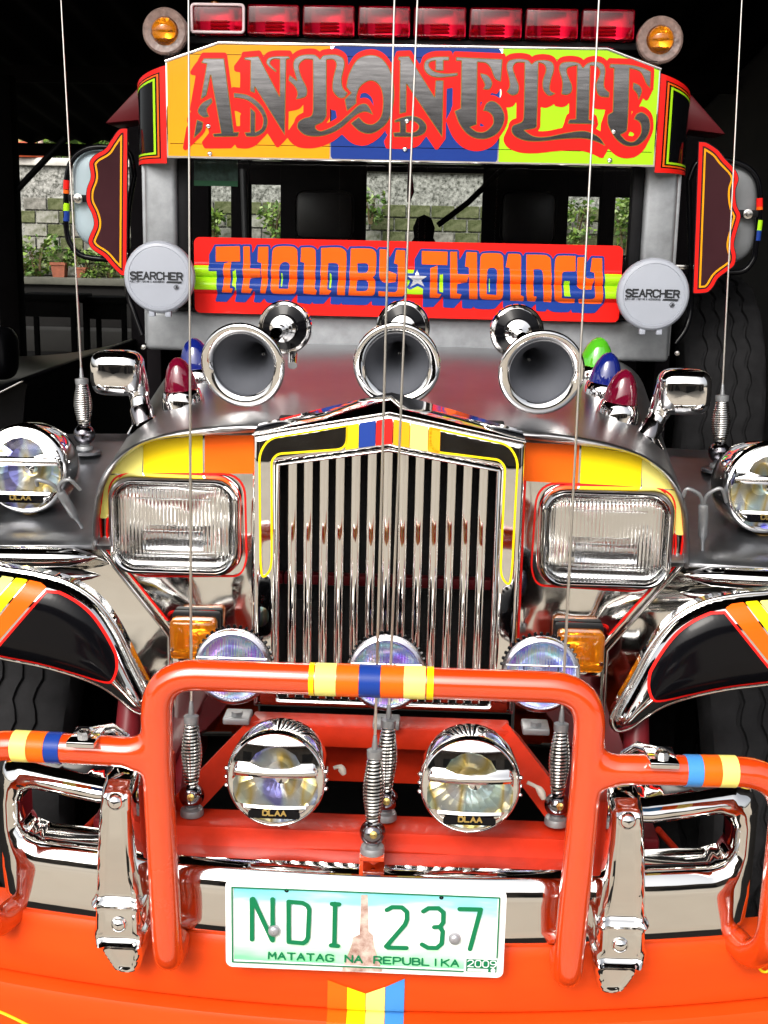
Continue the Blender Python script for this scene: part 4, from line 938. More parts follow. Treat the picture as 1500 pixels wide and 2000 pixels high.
br = box('antenna_bracket', qf[0]-.018, qf[0]+.018, qf[1]-.018, 1.70, qf[2]-.006, qf[2], ORANGE, J, .001)
box('bracket_tab', qf[0]-.018, qf[0]-.012, qf[1]-.018, qf[1]-.015, qf[2]-.032, qf[2]-.003, ORANGE, br, .001)
lathe('nut', [(.009, 0), (.009, .008), (.004, .008), (.004, .012)], qf+np.array([.002, 0, -.006]), (0, 0, -1), ORANGE, br, 6, smooth=20)
antenna(P(166, 880, 2.56), P(116, -60, 2.62), rs=.0155, rb=.0225, Ls=.088, label='whip antenna on the left fender', screw=False)
antenna(P(1402, 915, 2.56), P(1452, -60, 2.62), rs=.0155, rb=.0225, Ls=.088, label='whip antenna on the right fender', screw=False)
for (a, b) in ((166, 882), (1402, 917)):
    lathe('antenna_foot', [(.034, -.004), (.034, .002), (.026, .005), (.0005, .005)], P(a, b, 2.56), (0, 0, 1), STEEL, J, 28)

# ---- chrome driving lamps with barred faces
def driving_lamp(cx, cy, R0, Y, label, tilt=(0, -1, .08), sid=0, foot=None):
    c = P(cx, cy, Y)
    lp = lathe('driving_lamp', [(.02, -.095), (R0*.6, -.090), (R0*.88, -.078), (R0*.98, -.062), (R0*1.02, -.040), (R0*1.03, -.005), (R0*1.02, .004), (R0*.99, .010), (R0*.95, .012), (R0*.92, .008)], c, tilt, CHROME_S, J, 56, label=label, smooth=50)
    u, v, d = frame_of(tilt)                              # face plane axes
    ex = np.array([1., 0, 0]); ez = np.cross(ex, d); ez /= np.linalg.norm(ez)
    if ez[2] < 0: ez = -ez
    def place(v2, dep): return [c+ex*a+ez*b+d*dp for (a, b), dp in zip(v2, dep)]
    gl_ = Grid(-R0, R0, -R0, R0, R0/46)
    disc = gl_.poly([circle(0, 0, R0*.96, 64)])
    win = gl_.poly([parse('-.86,-.06 -.80,.10 .80,.10 .86,-.06 .86,-.34 .80,-.50 -.80,-.50 -.86,-.34', 0, 0, 1/R0)])
    up_ = gl_.poly([np.array([(a*R0, b*R0) for a, b in ((-.52, .36), (-.40, .56), (-.2, .68), (0, .72), (.2, .68), (.40, .56), (.52, .36), (.3, .30), (0, .28), (-.3, .30))])])
    lo_ = gl_.poly([np.array([(a*R0, b*R0) for a, b in ((-.56, -.74), (-.40, -.84), (0, -.90), (.40, -.84), (.56, -.74))])])
    face = np.maximum(np.maximum(disc, -win), np.maximum(-up_, -lo_))
    V2, Fc = gl_.mesh(face, merge=False)
    rr = np.hypot(V2[:, 0], V2[:, 1])/R0
    edge = np.minimum(np.minimum(np.abs(gl_._seg([(0, 0, 0, 0)], V2[:, 0]*0+9, V2[:, 1]*0)), 9), 9)
    dep = .010+.012*np.clip(1-rr**2, 0, 1)+.006*np.exp(-((V2[:, 1]/R0-.20)/.10)**2)*(rr < .85)+.005*np.exp(-((V2[:, 1]/R0+.60)/.10)**2)*(rr < .85)
    fo = mk('face_guard', place(V2, dep), Fc, CHROME_S, lp, 60)
    # label plate
    gt = Grid(-R0*.6, R0*.6, -R0*.76, -R0*.54, R0/110)
    pl = gt.poly([rrect(0, -.655*R0, R0*1.05, R0*.17, R0*.06)])
    v2, f2 = gt.mesh(pl); mk('label_plate', place(v2, np.full(len(v2), .010+.012*.6+.008)), f2, F_BLACK, lp, 0)
    Dt = gt.stroke(text_paths('DLAA', -.22*R0, -.665*R0, .46*R0, .095*R0), .030*R0)
    v2, f2 = gt.mesh(Dt); mk('label_print', place(v2, np.full(len(v2), .010+.012*.6+.0095)), f2, BRASS, lp, 0, label='gold print DLAA')
    # coated lens and bowl
    lathe('reflector', [(R0*.94, .004), (R0*.8, -.012), (R0*.5, -.030), (R0*.2, -.040), (.0005, -.042)], c, tilt, DICHRO, lp, 26, smooth=5)
    lathe('lens', [(R0*.95, -.002), (R0*.94, .003), (R0*.7, .008), (R0*.4, .012), (.0005, .0135)], c, tilt, GLASS, lp, 40)
    lathe('bulb', [(.0005, .012), (R0*.12, .010), (R0*.16, .0), (R0*.12, -.014)], c+d*-.012+ex*R0*.1, tilt, CHROME_S, lp, 18)
    for s in (-1, 1):
        for k in range(3): lathe('rim_stud', [(.0035, -.003), (.0035, .002), (.0005, .0045)], c+ex*s*R0*1.0+ez*(k-1)*R0*.18+d*.004, ex*s, CHROME_S, lp, 8)
    return lp
dl = driving_lamp(540, 1518, .0715, 1.655, 'chrome driving lamp with a DLAA label on the left of the cross beam')
dl = driving_lamp(918, 1530, .0715, 1.655, 'chrome driving lamp with a DLAA label on the right of the cross beam')
for (a, b) in ((540, 1600), (918, 1612)):
    q = P(a, b, 1.72); lathe('lamp_mount', [(.014, -.02), (.014, .03)], (q[0], 1.725, .638), (0, 0, 1), CHROME_S, J, 14)
driving_lamp(50, 915, .0835, 2.25, 'large chrome driving lamp standing on the left fender', tilt=(-.12, -1, .06)); driving_lamp(1497, 952, .0835, 2.25, 'large chrome driving lamp standing on the right fender', tilt=(.22, -1, .06))
for (a, b) in ((60, 1000), (1490, 1040)):
    q = P(a, b, 2.27); zb = .962+(2.27-2.15)*.205-.012
    lathe('lamp_mount', [(.024, 0), (.022, .012), (.012, .016), (.012, .05)], (q[0], 2.28, zb), (0, 0, 1), mat('bronze mount', (.35, .22, .08), 1, .35), J, 18)
# cut posts of red plastic caps behind the lamps: loose pale wire ends
for (pts) in (((652, 1500), (664, 1498), (672, 1512)), ((1030, 1528), (1052, 1540), (1062, 1560))):
    tube('wire_end', smooth_path([P(a, b, 1.74) for a, b in pts], 4), [.003, .003, .003, .003, .005, .006, .006, .005, .004], mat('pale wire', (.5, .46, .4), 0, .6), J, 8)

# ---- small spot lamps behind the bull bar
for (a, b) in ((455, 1302), (755, 1314), (1056, 1317)):
    Y = 1.86; c = P(a, b, Y); R0 = .0600; tl_ = (0, -1, .06)
    so = lathe('spot_lamp', [(.02, -.06), (R0*.7, -.055), (R0*.95, -.030), (R0*1.03, -.012), (R0*1.03, -.004)], c, tl_, F_BLACK, J, 48, label='small round spot lamp behind the bull bar')
    lathe('ring', [(R0*1.03, -.006), (R0*1.04, .002), (R0*1.0, .008), (R0*.93, .010), (R0*.88, .007), (R0*.86, .002)], c, tl_, mat('satin lamp ring', (.62, .60, .66), 1, .2), so, 48)
    lathe('reflector', [(R0*.88, .0), (R0*.75, -.014), (R0*.45, -.030), (.0005, -.038)], c, tl_, DICHRO2, so, 40)
    lathe('lens', [(R0*.87, .0), (R0*.86, .004), (R0*.6, .007), (.0005, .009)], c, tl_, FLUTE2, so, 40)
    for dz in (.018, -.016): tube('guard_wire', [(c[0]-R0*.93, c[1]-.011, c[2]+dz), (c[0]+R0*.93, c[1]-.011, c[2]+dz)], .0014, CHROME_S, so, 6)
    for dx in (-.028, .026): tube('guard_wire', [(c[0]+dx, c[1]-.011, c[2]-.016), (c[0]+dx, c[1]-.011, c[2]+.018)], .0011, BLACK, so, 6)
    for k in range(40):
        if k % 2: continue
        aa = math.pi*(k/40)
        lathe('fin', [(.0032, -.002), (.0028, .002), (.0005, .003)], c+np.array([R0*1.03*math.cos(aa), .018, R0*1.03*math.sin(aa)]), (math.cos(aa), 0, math.sin(aa)), F_BLACK, so, 6)
    box('mount', c[0]-.022, c[0]+.022, 1.885, 1.93, .7255, .738, ZINC, so, .003)
    lathe('mount_nut', [(.010, 0), (.010, .007), (.0005, .008)], (c[0], 1.90, .738), (0, 0, 1), ZINC, so, 6, smooth=20)

# ---- red sub-frame behind the bull bar
cb = box('cross_beam', -.335, .335, 1.700, 1.762, .592, .638, REDFR, J, .004, label='brush painted red lower cross beam')
ub = box('upper_beam', -.215, .215, 1.900, 1.955, .686, .725, REDFR, J, .004, label='brush painted red upper cross beam')
box('web_plate', -.225, .225, 1.958, 1.968, .600, .700, REDFR, ub, .002)
for s in (-1, 1):
    a, b = np.array([s*.205, 1.925, .705]), np.array([s*.300, 1.745, .640]); d = b-a
    tb_ = tube('strut', [a, b], .030, REDFR, ub, 4)
    tube('strut', [(s*.30, 1.73, .60), (s*.40, 2.3, .58)], .026, DRED, ub, 4)
    box('gusset', s*.315, s*.345, 1.66, 1.79, .575, .72, REDFR, cb, .004)
    tube('stay_rod', [P(195, 1592, 1.82) if s < 0 else P(1285, 1620, 1.82), P(110, 1672, 1.88) if s < 0 else P(1375, 1720, 1.88)], .0055, REDFR, cb, 8)
    tube('stay_rod', [(s*.43, 1.9, .60), (s*.43, 2.0, .78)], .022, DRED, cb, 12)

# ---- bumper
def yb(x): return 1.622+.19*np.asarray(x)**2
BZ0, BZ1 = .484, .607
xo = .572; zi0, zi1 = .645, .695; zo = .740
W5 = lambda a, b, Y=1.65: XZ(a, b, Y)
outl = []
half = [(0, BZ1), (.335, BZ1), (.345, BZ1+.004), (.352, .625), (.352, .722), (.40, .720), (.50, .730), (xo-.04, .734), (xo-.012, .726), (xo, .70), (xo, .56), (xo-.006, .515), (xo-.03, BZ0+.002), (0, BZ0)]
outl = np.array(half[::-1][:-1] + [(-a, b) for a, b in half][:-1])
outl = np.array([(a, b) for a, b in half] + [(-a, b) for a, b in half[::-1]][1:-1])
hole = lambda s: np.array([(s*a, b) for a, b in [(.375, .612), (.375, .682), (.41, .680), (.46, .685), (.51, .690), (.527, .684), (.533, .670), (.533, .632), (.524, .618), (.505, .612)]])
def bsurf(x, z, d):
    t = np.clip(d/.040, 0, 1); return yb(x)+.030-.030*np.sqrt(np.clip(1-(1-t)**2, 0, 1))+.0007*np.exp(-((z-.509)/.0022)**2)*(np.abs(x) < .55)
bumper = inflate('bumper', [outl, hole(-1), hole(1)], bsurf, CHROME, J, .0045, .045, label='chrome bumper with looped ends', smooth=60)
gb = Grid(-.6, .6, BZ0-.01, BZ1+.01, .003)

# ---- bumper guards
GRD = '665,250 700,243~ 840,250~ 865,275 870,400 885,700 900,900 920,1040 935,1055 935,1090 915,1110 920,1230 945,1250 945,1285 935,1310 925,1400 905,1480 882,1526~ 820,1535~ 755,1525~ 720,1500~ 660,1400 620,1310 597,1280 595,1245 610,1220 610,1110 588,1080 590,1040 612,1010 620,870 640,600 655,400'
for s in (-1, 1):
    Y = 1.592
    W = lambda a, b: (lambda q: (s*-q[0], q[1]))(XZ(a, b, Y))
    lp = np.array([W(a, b) for a, b in parse(GRD, 0, 1450, 10/3)])
    zr1, zr2, zr3 = W(240, 1765)[1], W(240, 1845)[1], W(240, 1535)[1]
    def gs_(x, z, d):
        y = Y+.014*np.clip(1-d/.007, 0, 1)**1.6 + .004*np.clip((d-.009)/.005, 0, 1)
        for zc_, hh in ((zr1, .010), (zr2, .009)): y = y-.012*np.exp(-((z-zc_)/(hh*.55))**2)
        y = y+.006*np.clip((zr2-.012-z)/.05, 0, 1) + .02*np.clip((z-zr3+.014)/.014, 0, 1)**2
        y = y-.007*np.sin(math.pi*np.clip((z-zr1)/(zr3-zr1), 0, 1))-.003*np.sin(math.pi*np.clip((z-zr2)/(zr1-zr2), 0, 1))
        return y - .012*np.clip((z-.60)/.12, 0, 1)
    gd_ = inflate('bumper_guard', [lp], gs_, CHROME, J, .0032, .06, label='tapered chrome bumper guard with two dome bolts', smooth=50)
    for (a, b) in ((229, 1560), (232, 1806)):
        x_, z_ = W(a, b)
        lathe('dome_bolt', [(.0125, 0), (.0120, .005), (.0095, .009), (.005, .0118), (.0005, .0125)], (x_, Y+.004-(.012*min(1, max(0, (z_-.6)/.12))), z_), (0, -1, 0), CHROME_S, gd_, 24, smooth=70)
# ---- licence plate
YL = 1.600
pl0, pl1 = XZ(440, 1715, YL), XZ(990, 1742, YL); plb = XZ(450, 1888, YL)[1]
pw = pl1[0]-pl0[0]; pcx = (pl1[0]+pl0[0])/2; pzt = (pl0[1]+pl1[1])/2; ph = pzt-plb; pcz = (pzt+plb)/2
PLM = mat('plate print', (.9, .9, .9), 0, .35, coat=.3); nt = PLM.node_tree; b_ = nt.nodes['Principled BSDF']
tc = nt.nodes.new('ShaderNodeTexCoord'); sp_ = nt.nodes.new('ShaderNodeSeparateXYZ'); no = nt.nodes.new('ShaderNodeTexNoise'); mp = nt.nodes.new('ShaderNodeMapping')
mp.inputs['Scale'].default_value = (9, 1, 42); no.inputs['Scale'].default_value = 1.0; no.inputs['Detail'].default_value = 3
ma = nt.nodes.new('ShaderNodeMath'); ma.operation = 'MULTIPLY_ADD'; ma.inputs[1].default_value = .060; ad = nt.nodes.new('ShaderNodeMath'); ad.operation = 'ADD'
mr_ = nt.nodes.new('ShaderNodeMapRange'); mr_.inputs['From Min'].default_value = plb; mr_.inputs['From Max'].default_value = pzt
cr = nt.nodes.new('ShaderNodeValToRGB'); el = cr.color_ramp.elements; el[0].position = .05; el[0].color = (.16, .78, .30, 1); el[1].position = 1; el[1].color = (.13, .55, .66, 1)
for p_, c_ in ((.26, (.55, .92, .62, 1)), (.40, (.93, .95, .93, 1)), (.68, (.93, .95, .95, 1)), (.82, (.30, .74, .80, 1))): e_ = el.new(p_); e_.color = c_
nt.links.new(tc.outputs['Object'], mp.inputs[0]); nt.links.new(mp.outputs[0], no.inputs['Vector']); nt.links.new(tc.outputs['Object'], sp_.inputs[0])
nt.links.new(no.outputs['Fac'], ma.inputs[0]); ma.inputs[2].default_value = -.030; nt.links.new(sp_.outputs['Z'], ad.inputs[0]); nt.links.new(ma.outputs[0], ad.inputs[1])
nt.links.new(ad.outputs[0], mr_.inputs['Value']); nt.links.new(mr_.outputs[0], cr.inputs[0]); nt.links.new(cr.outputs[0], b_.inputs['Base Color'])
plate_loop = rrect(pcx, pcz, pw, ph, .010)
def psurf(x, z, d): return YL-.0022*np.exp(-((d-.010)/.0022)**2)
plate = inflate('license_plate', [plate_loop], psurf, F_WHITE, J, .0022, .002, label='embossed license plate NDI 237 with green characters')
gpn = grid_for([plate_loop], .0009); Dp = gpn.poly([plate_loop])
decal('printed_field', gpn, Dp+.0115, YL-.0009, PLM, plate)
decal('green_line', gpn, np.maximum(Dp+.0090, -(Dp+.0112)), YL-.0034, F_GREEN, plate)
def pc6(pts): return np.array([XZ(430+a/5.172, 1710+b/5.172, YL) for a, b in pts])
def pc7(pts): return np.array([XZ(690+a/4.839, 1710+b/4.839, YL) for a, b in pts])
big = [pc6([(325, 630), (325, 225)]), pc6([(335, 220), (525, 630)]), pc6([(533, 640), (533, 225)]), pc6([(695, 655), (695, 250), (835, 262), (885, 290), (903, 330), (890, 610), (875, 645), (840, 668), (695, 655)]),
       pc6([(1163, 270), (1155, 690)]), pc6([(1132, 272), (1202, 276)]), pc6([(1122, 690), (1190, 695)]),
       pc7([(318, 312), (370, 285), (460, 287), (508, 330), (508, 400), (490, 450), (312, 655), (330, 667), (502, 670)]),
       pc7([(662, 325), (712, 295), (805, 295), (852, 335), (850, 430), (820, 470), (765, 474)]), pc7([(820, 470), (845, 515), (835, 630), (790, 670), (705, 668), (650, 637)]),
       pc7([(1005, 303), (1203, 308), (1102, 680)])]
wbig = 43/5.172*YL/2400
# plain obelisk printed behind the characters
decal('obelisk_print', gpn, gpn.poly([pc6([(1425, 190), (1490, 190), (1500, 560), (1545, 600), (1552, 700), (1640, 965), (1225, 965), (1330, 690), (1340, 620), (1410, 590)])]), YL-.0016, mat('brown print', (.26, .11, .08), 0, .5, col2=(.72, .60, .52), vscale=55), plate)
for ch_, a_, b_2 in (('N', 0, 3), ('D', 3, 4), ('I', 4, 7), ('2', 7, 8), ('3', 8, 10), ('7', 10, 11)):
    decal('character', gpn, gpn.stroke(big[a_:b_2], wbig*1.22), YL-.0042, F_GREEN, plate, label='green embossed character '+ch_)
z6 = XZ(525, 1868, YL); z7 = XZ(895, 1888, YL)
decal('slogan', gpn, gpn.stroke(text_paths('MATATAG NA REPUBLIKA', z6[0], (z6[1]+z7[1])/2+.0004, z7[0]-z6[0], .0105), .0026), YL-.0036, F_GREEN, plate, label='green motto MATATAG NA REPUBLIKA')
k0, k1 = XZ(907, 1867, YL), XZ(973, 1900, YL)
stc = box('year_sticker', k0[0], k1[0], YL-.0040, YL-.0025, k1[1], k0[1], F_WHITE, plate, 0)
gy = Grid(k0[0], k1[0], k1[1], k0[1], .0005)
Dg = np.maximum(np.maximum(k0[0]+.0028-gy.X, gy.X-k1[0]+.0028), np.maximum(k1[1]+.003-gy.Z, gy.Z-k0[1]+.0018))
hw_ = k1[0]-k0[0]; hh_ = k0[1]-k1[1]
Dn = gy.stroke(text_paths('2009', k0[0]+hw_*.10, k1[1]+hh_*.44, hw_*.82, hh_*.42), .0016)
Db_ = np.minimum(gy.poly([rrect(k0[0]+hw_*.40, k1[1]+hh_*.24, hw_*.60, hh_*.18, .001)]), gy.poly([circle(k0[0]+hw_*.84, k1[1]+hh_*.25, hh_*.14, 20)]))
decal('year_print', gy, np.maximum(Dg, -np.minimum(Dn, Db_)), YL-.0046, F_GREEN, plate, label='green and white year sticker 2009')
for (a, b) in ((536, 1815), (888, 1831)):
    x_, z_ = XZ(a, b, YL)
    lathe('plate_bolt', [(.0090, 0), (.0085, .004), (.006, .0068), (.003, .0078), (.0005, .008)], (x_, YL-.002, z_), (0, -1, 0), mat('grey bolt', (.42, .42, .45), .6, .35), plate, 20, smooth=70)
for (a, b) in ((560, 1738), (862, 1752)):
    x_, z_ = XZ(a, b, YL); lathe('plate_hole', [(.0032, 0), (.0005, .0002)], (x_, YL-.0018, z_), (0, -1, 0), BLACK, plate, 12)

# ---- valance below the bumper
def yv(x): return 1.632+.20*x*x
def vrow(dy, z, dz2=0.0): return [(x, yv(x)+dy, z+dz2*x*x) for x in np.linspace(-.72, .72, 41)]
val = loft('valance', [vrow(.05, .494), vrow(.004, .492), vrow(0, .486), vrow(-.004, .47), vrow(-.010, .398), vrow(-.008, .392), vrow(.004, .388), vrow(.004, .385), vrow(-.022, .378), vrow(-.026, .370), vrow(-.026, .31), vrow(-.02, .24), vrow(.0, .20)], ORANGE2, J, label='orange painted valance under the bumper', smooth=35)
vrows = [(0, .486), (-.004, .47), (-.010, .398), (-.008, .392), (.004, .388), (.004, .385), (-.022, .378), (-.026, .370), (-.026, .31)]
def vdep(z): 
    zz = [r_[1] for r_ in vrows][::-1]; dd = [r_[0] for r_ in vrows][::-1]; return np.interp(z, zz, dd)
for (a, b, m_, tl, trr) in ((640, 677, F_ORG, 1913, 1926), (678, 714, F_YEL, 1926, 1938), (715, 752, F_PALE, 1938, 1926), (753, 790, F_SKY, 1926, 1911)):
    xa, xb = XZ(a, 1930, 1.625)[0], XZ(b, 1930, 1.625)[0]; zl, zr_ = XZ(a, tl, 1.625)[1], XZ(b, trr, 1.625)[1]
    rows = []
    for zz_ in (None, .47, .44, .42, .398, .392, .388, .385, .378, .370, .34, .31):
        r_ = []
        for w in np.linspace(0, 1, 4):
            x_ = xa+(xb-xa)*w; ztop = zl+(zr_-zl)*w; z_ = ztop if zz_ is None else min(zz_, ztop-.0002*(.5-zz_)); r_.append((x_, yv(x_)+float(vdep(z_))-.0022, z_))
        rows.append(r_)
    loft('painted_stripe', rows, m_, val, smooth=30)
for s in (-1, 1):
    if s < 0: q = [P(a, b, 1.655) for a, b in ((-120, 1965), (-20, 1985), (40, 2002), (110, 2030))]
    else: q = None
    if s < 0:
        pts = [(x, yv(x)-.0270, z) for x, _, z in smooth_path(q, 5)]; tube('pinstripe', pts, .0022, F_YEL, val, 6)
    else:
        c_ = XZ(1507, 1905, 1.66); tube('painted_ring', [(c_[0]+.011*math.cos(t), yv(c_[0])-.010, c_[1]+.016*math.sin(t)) for t in np.linspace(0, 2*math.pi, 24)], .0022, F_YEL, val, 6)

# ---- bull bar: joined tubes with filleted joints
RT = .0222; YT = 1.585
parts = []
hoop = fillet_path([(-.2875, 1.645, .487), (-.2875, 1.590, .478), (-.2885, YT-.002, .53), (-.2975, YT, .80), (-.2985, YT+.006, .918), (.2985, YT+.006, .918), (.2975, YT, .80), (-.2875*-1, YT-.002, .53), (.2875, 1.590, .478), (.2875, 1.645, .487)], {1: .05, 2: .05, 3: .01, 4: .105, 5: .105, 6: .01, 7: .05, 8: .05}, 10)
parts.append(tube_data(hoop, RT, 20))
for s in (-1, 1):
    arm = fillet_path([(s*.29, YT, .802), (s*.36, YT+.002, .804), (s*.578, YT+.020, .800), (s*.578, YT+.028, .53), (s*.565, 1.660, .482), (s*.55, 1.71, .484)], {1: .02, 2: .075, 3: .06, 4: .02}, 10)
    parts.append(tube_data(arm, RT*.97, 20))
    for dz in (1, -1):   # weld fillets
        parts.append(tube_data([(s*.297, YT, .802+dz*.030), (s*.312, YT, .802+dz*.012), (s*.335, YT, .802+dz*.004)], [.016, .019, .019], 14))
V, Fc = join_data(*parts)
me0 = bpy.data.meshes.new('tmp'); me0.from_pydata([tuple(q) for q in V], [], Fc); ob0 = bpy.data.objects.new('tmp', me0); COL.objects.link(ob0)
rm = ob0.modifiers.new('r', 'REMESH'); rm.mode = 'VOXEL'; rm.voxel_size = .0042
sm_ = ob0.modifiers.new('s', 'SMOOTH'); sm_.factor = .5; sm_.iterations = 7
dg = bpy.context.evaluated_depsgraph_get(); me1 = bpy.data.meshes.new_from_object(ob0.evaluated_get(dg)); bpy.data.objects.remove(ob0)
me1.name = 'bull_bar'; me1.transform(Matrix.Translation(-ROOTS[J])); me1.materials.clear(); me1.materials.append(ORANGE); me1.shade_smooth()
bull = link('bull_bar', me1, J, 'orange red tubular bull bar with painted rings')
for (a, b, m_) in ((604, 614, F_YEL), (616, 657, F_PALE), (658, 701, F_ORG), (702, 743, F_BLUE), (744, 788, F_ORG), (789, 831, F_PALE), (834, 847, F_YEL)):
    xa, xb = XZ(a, 1326, YT)[0], XZ(b, 1327, YT)[0]
    tube('painted_ring', [(xa, YT+.006, .918), ((xa+xb)/2, YT+.006, .918), (xb, YT+.006, .918)], RT+.0006, m_, bull, 28)
for s in (-1, 1):
    for (xa, xb, m_) in ((.4315, .453, F_SKY if s > 0 else F_BLUE), (.4535, .478, F_ORG), (.4785, .502, F_PALE)):
        f_ = lambda x: YT+.002+(x-.36)/(.578-.36)*.018
        tube('painted_ring', [(s*x, f_(x), .804-.004*(x-.36)/.218) for x in (xa, (xa+xb)/2, xb)], RT*.97+.0006, m_, bull, 28)
    # chrome strap and bolt on the side tube
    x_, z_ = s*.397, .804+RT*.97
    box('strap', x_-.020, x_+.020, YT-.030, YT+.03, z_-.006, z_+.003, CHROME_S, bull, .0025)
    lathe('strap_bolt', [(.010, 0), (.010, .006), (.007, .0085), (.0005, .009)], (x_, YT-.008, z_+.003), (0, -.1, 1), SPRING, bull, 8, smooth=25)
    tube('strap_tail', [(s*.395, YT+.02, z_-.003), (s*.375, YT+.05, z_-.008), (s*.36, YT+.07, z_-.03)], .008, CHROME_S, bull, 8)

# ------------------------------------------------------------------ shed around and yard wall behind
YWALL = 18.0
WALLM = mat('weathered concrete', (.42, .42, .39), 0, .9, col2=(.018, .02, .012), vscale=24, bump=.6, bscale=9, bdist=.05)
BLK = [mat('concrete block grey', (.07, .07, .055), 0, .9, col2=(.30, .29, .26), vscale=12, bump=.4, bscale=25, bdist=.02), mat('mossy block', (.035, .05, .008), 0, .95, col2=(.16, .17, .09), vscale=11, bump=.5, bscale=25, bdist=.03), mat('pale block', (.38, .37, .34), 0, .9, col2=(.10, .11, .06), vscale=12, bump=.4, bscale=25, bdist=.02)]
zt_ = XZ(150, 325, YWALL)[1]; zl_ = XZ(150, 540, YWALL)[1]
wl_ = root('block_wall', 'mossy concrete block wall behind the shed', 'wall', (-1, YWALL, 0))
box('wall_core', -11, 9, YWALL+.02, YWALL+.3, 0, zt_, WALLM, wl_, .01)
box('coping', -11, 9, YWALL-.06, YWALL+.36, zt_, zt_+.11, mat('pale coping', (.62, .60, .55), 0, .85, var=.2, vscale=3), wl_, .02)
bw, bh = .345, .185
bmb = bmesh.new(); bm_box(bmb, -bw/2+.011, bw/2-.011, -.02, .02, -bh/2+.010, bh/2-.010, .006, 1)
mb = []
for m_ in BLK:
    me = bpy.data.meshes.new('block'); bmb.to_mesh(me); me.materials.append(m_); mb.append(me)
bmb.free()
nrow = int((zt_-.62-zl_)/bh)+1; rr = random.Random(3)
for j in range(nrow):
    z_ = zl_+bh*(j+.5)
    for i in range(-17, 14):
        x_ = i*bw+(bw/2 if j % 2 else 0)
        pxx = 750+ (x_/YWALL)*2400+86
        if not (-20 < pxx < 300 or 360 < pxx < 1290): continue
        o = link('block', mb[rr.choice((0, 1, 1, 1, 2) if j < nrow-1 else (0, 1, 1))], wl_); o.location = (x_+1+rr.uniform(-.004, .004), rr.uniform(-.012, .006), z_)
# planter in front of the wall
pl_ = root('planter_ledge', 'dark concrete planter ledge along the block wall', 'planter', (-1, YWALL-.5, 0))
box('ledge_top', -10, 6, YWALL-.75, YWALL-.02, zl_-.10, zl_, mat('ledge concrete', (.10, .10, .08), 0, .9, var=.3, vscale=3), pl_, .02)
box('ledge_face', -10, 6, YWALL-.68, YWALL-.60, 0, zl_-.10, mat('dark ledge concrete', (.006, .0055, .005), 0, .95, var=.3, vscale=2), pl_, .01)  # face coloured far darker than the ledge top
zk = .30
struct(box('kerb', -9, 2, YWALL-1.5, YWALL-.9, 0, zk, mat('pale kerb', (.03, .029, .026), 0, .9, var=.2, vscale=2), None, .02))
# leafy plants
LEAF = [mat('leaf green', (.075, .16, .025), 0, .5, var=.4, vscale=9), mat('leaf light green', (.17, .27, .04), 0, .5, var=.35, vscale=9), mat('leaf pale', (.30, .38, .16), 0, .5, var=.3, vscale=9)]
def plant(px, py, rx, rz, n, label, Y=YWALL-.42, size=.085, kind=None, name='plant', cat='plant', depth=.22, stems=True, grp='plants on the ledge'):
    c = P(px, py, Y); rx *= Y/2400; rz *= Y/2400
    rt_ = root(name, label, cat, (c[0], Y, max(0, c[2]-rz)), grp)
    V = []; Fc = []; fm = []; r2 = random.Random(int(px*7+py))
    cl = [(r2.gauss(0, .45), r2.gauss(0, .5), r2.uniform(-.8, .9)) for _ in range(9)]
    for k in range(n):
        q = cl[k % 9]; p_ = np.array([c[0]+rx*max(-1, min(1, q[0]+r2.gauss(0, .25))), Y+depth*max(-1, min(1, q[1]+r2.gauss(0, .3))), c[2]+rz*max(-1, min(1.1, q[2]+r2.gauss(0, .22)))])
        s_ = size*r2.uniform(.6, 1.4); u = np.array([r2.gauss(0, 1), r2.gauss(0, 1)-.5, r2.gauss(0, .6)]); u /= np.linalg.norm(u)
        w = np.cross(u, [r2.gauss(0, 1), r2.gauss(0, 1), r2.gauss(0, 1)]); w /= np.linalg.norm(w); b0 = len(V)
        V += [p_-u*s_*.5, p_+w*s_*.28, p_+u*s_*.6, p_-w*s_*.28]; Fc.append((b0, b0+1, b0+2, b0+3)); fm.append(r2.choice((0, 0, 1, 1, 2)))
    mk('foliage', V, Fc, LEAF, rt_, 0, fmat=fm)
    if stems:
        data = []
        for k in range(5):
            a = r2.uniform(-1, 1); data.append(tube_data([(c[0]+a*rx*.15, Y, c[2]-rz*1.05), (c[0]+a*rx*.4, Y+r2.uniform(-.05, .05), c[2]-rz*.2), (c[0]+a*rx*.8, Y+r2.uniform(-.1, .1), c[2]+rz*.6)], [.012, .009, .004], 6))
        V, Fc = join_data(*data); mk('stem', V, Fc, mat('plant stem', (.10, .07, .03), 0, .8), rt_)
    return rt_
plant(75, 503, 38, 40, 420, 'tall leafy plant on the ledge left of the clay pot')
plant(40, 525, 22, 18, 160, 'low leafy plant beside the shed post')
plant(172, 515, 40, 26, 320, 'spreading leafy plant right of the clay pot')
plant(215, 525, 22, 18, 150, 'low leafy plant at the end of the ledge')
plant(420, 440, 26, 26, 200, 'leafy plant seen through the left of the windscreen'); plant(535, 430, 30, 30, 220, 'leafy plant seen behind the dark partition')
plant(725, 405, 24, 30, 170, 'leafy plant seen through the middle of the windscreen'); plant(1125, 435, 34, 45, 300, 'leafy plant seen through the right of the windscreen'); plant(1225, 440, 40, 60, 460, 'tall leafy plant at the right edge of the windscreen')
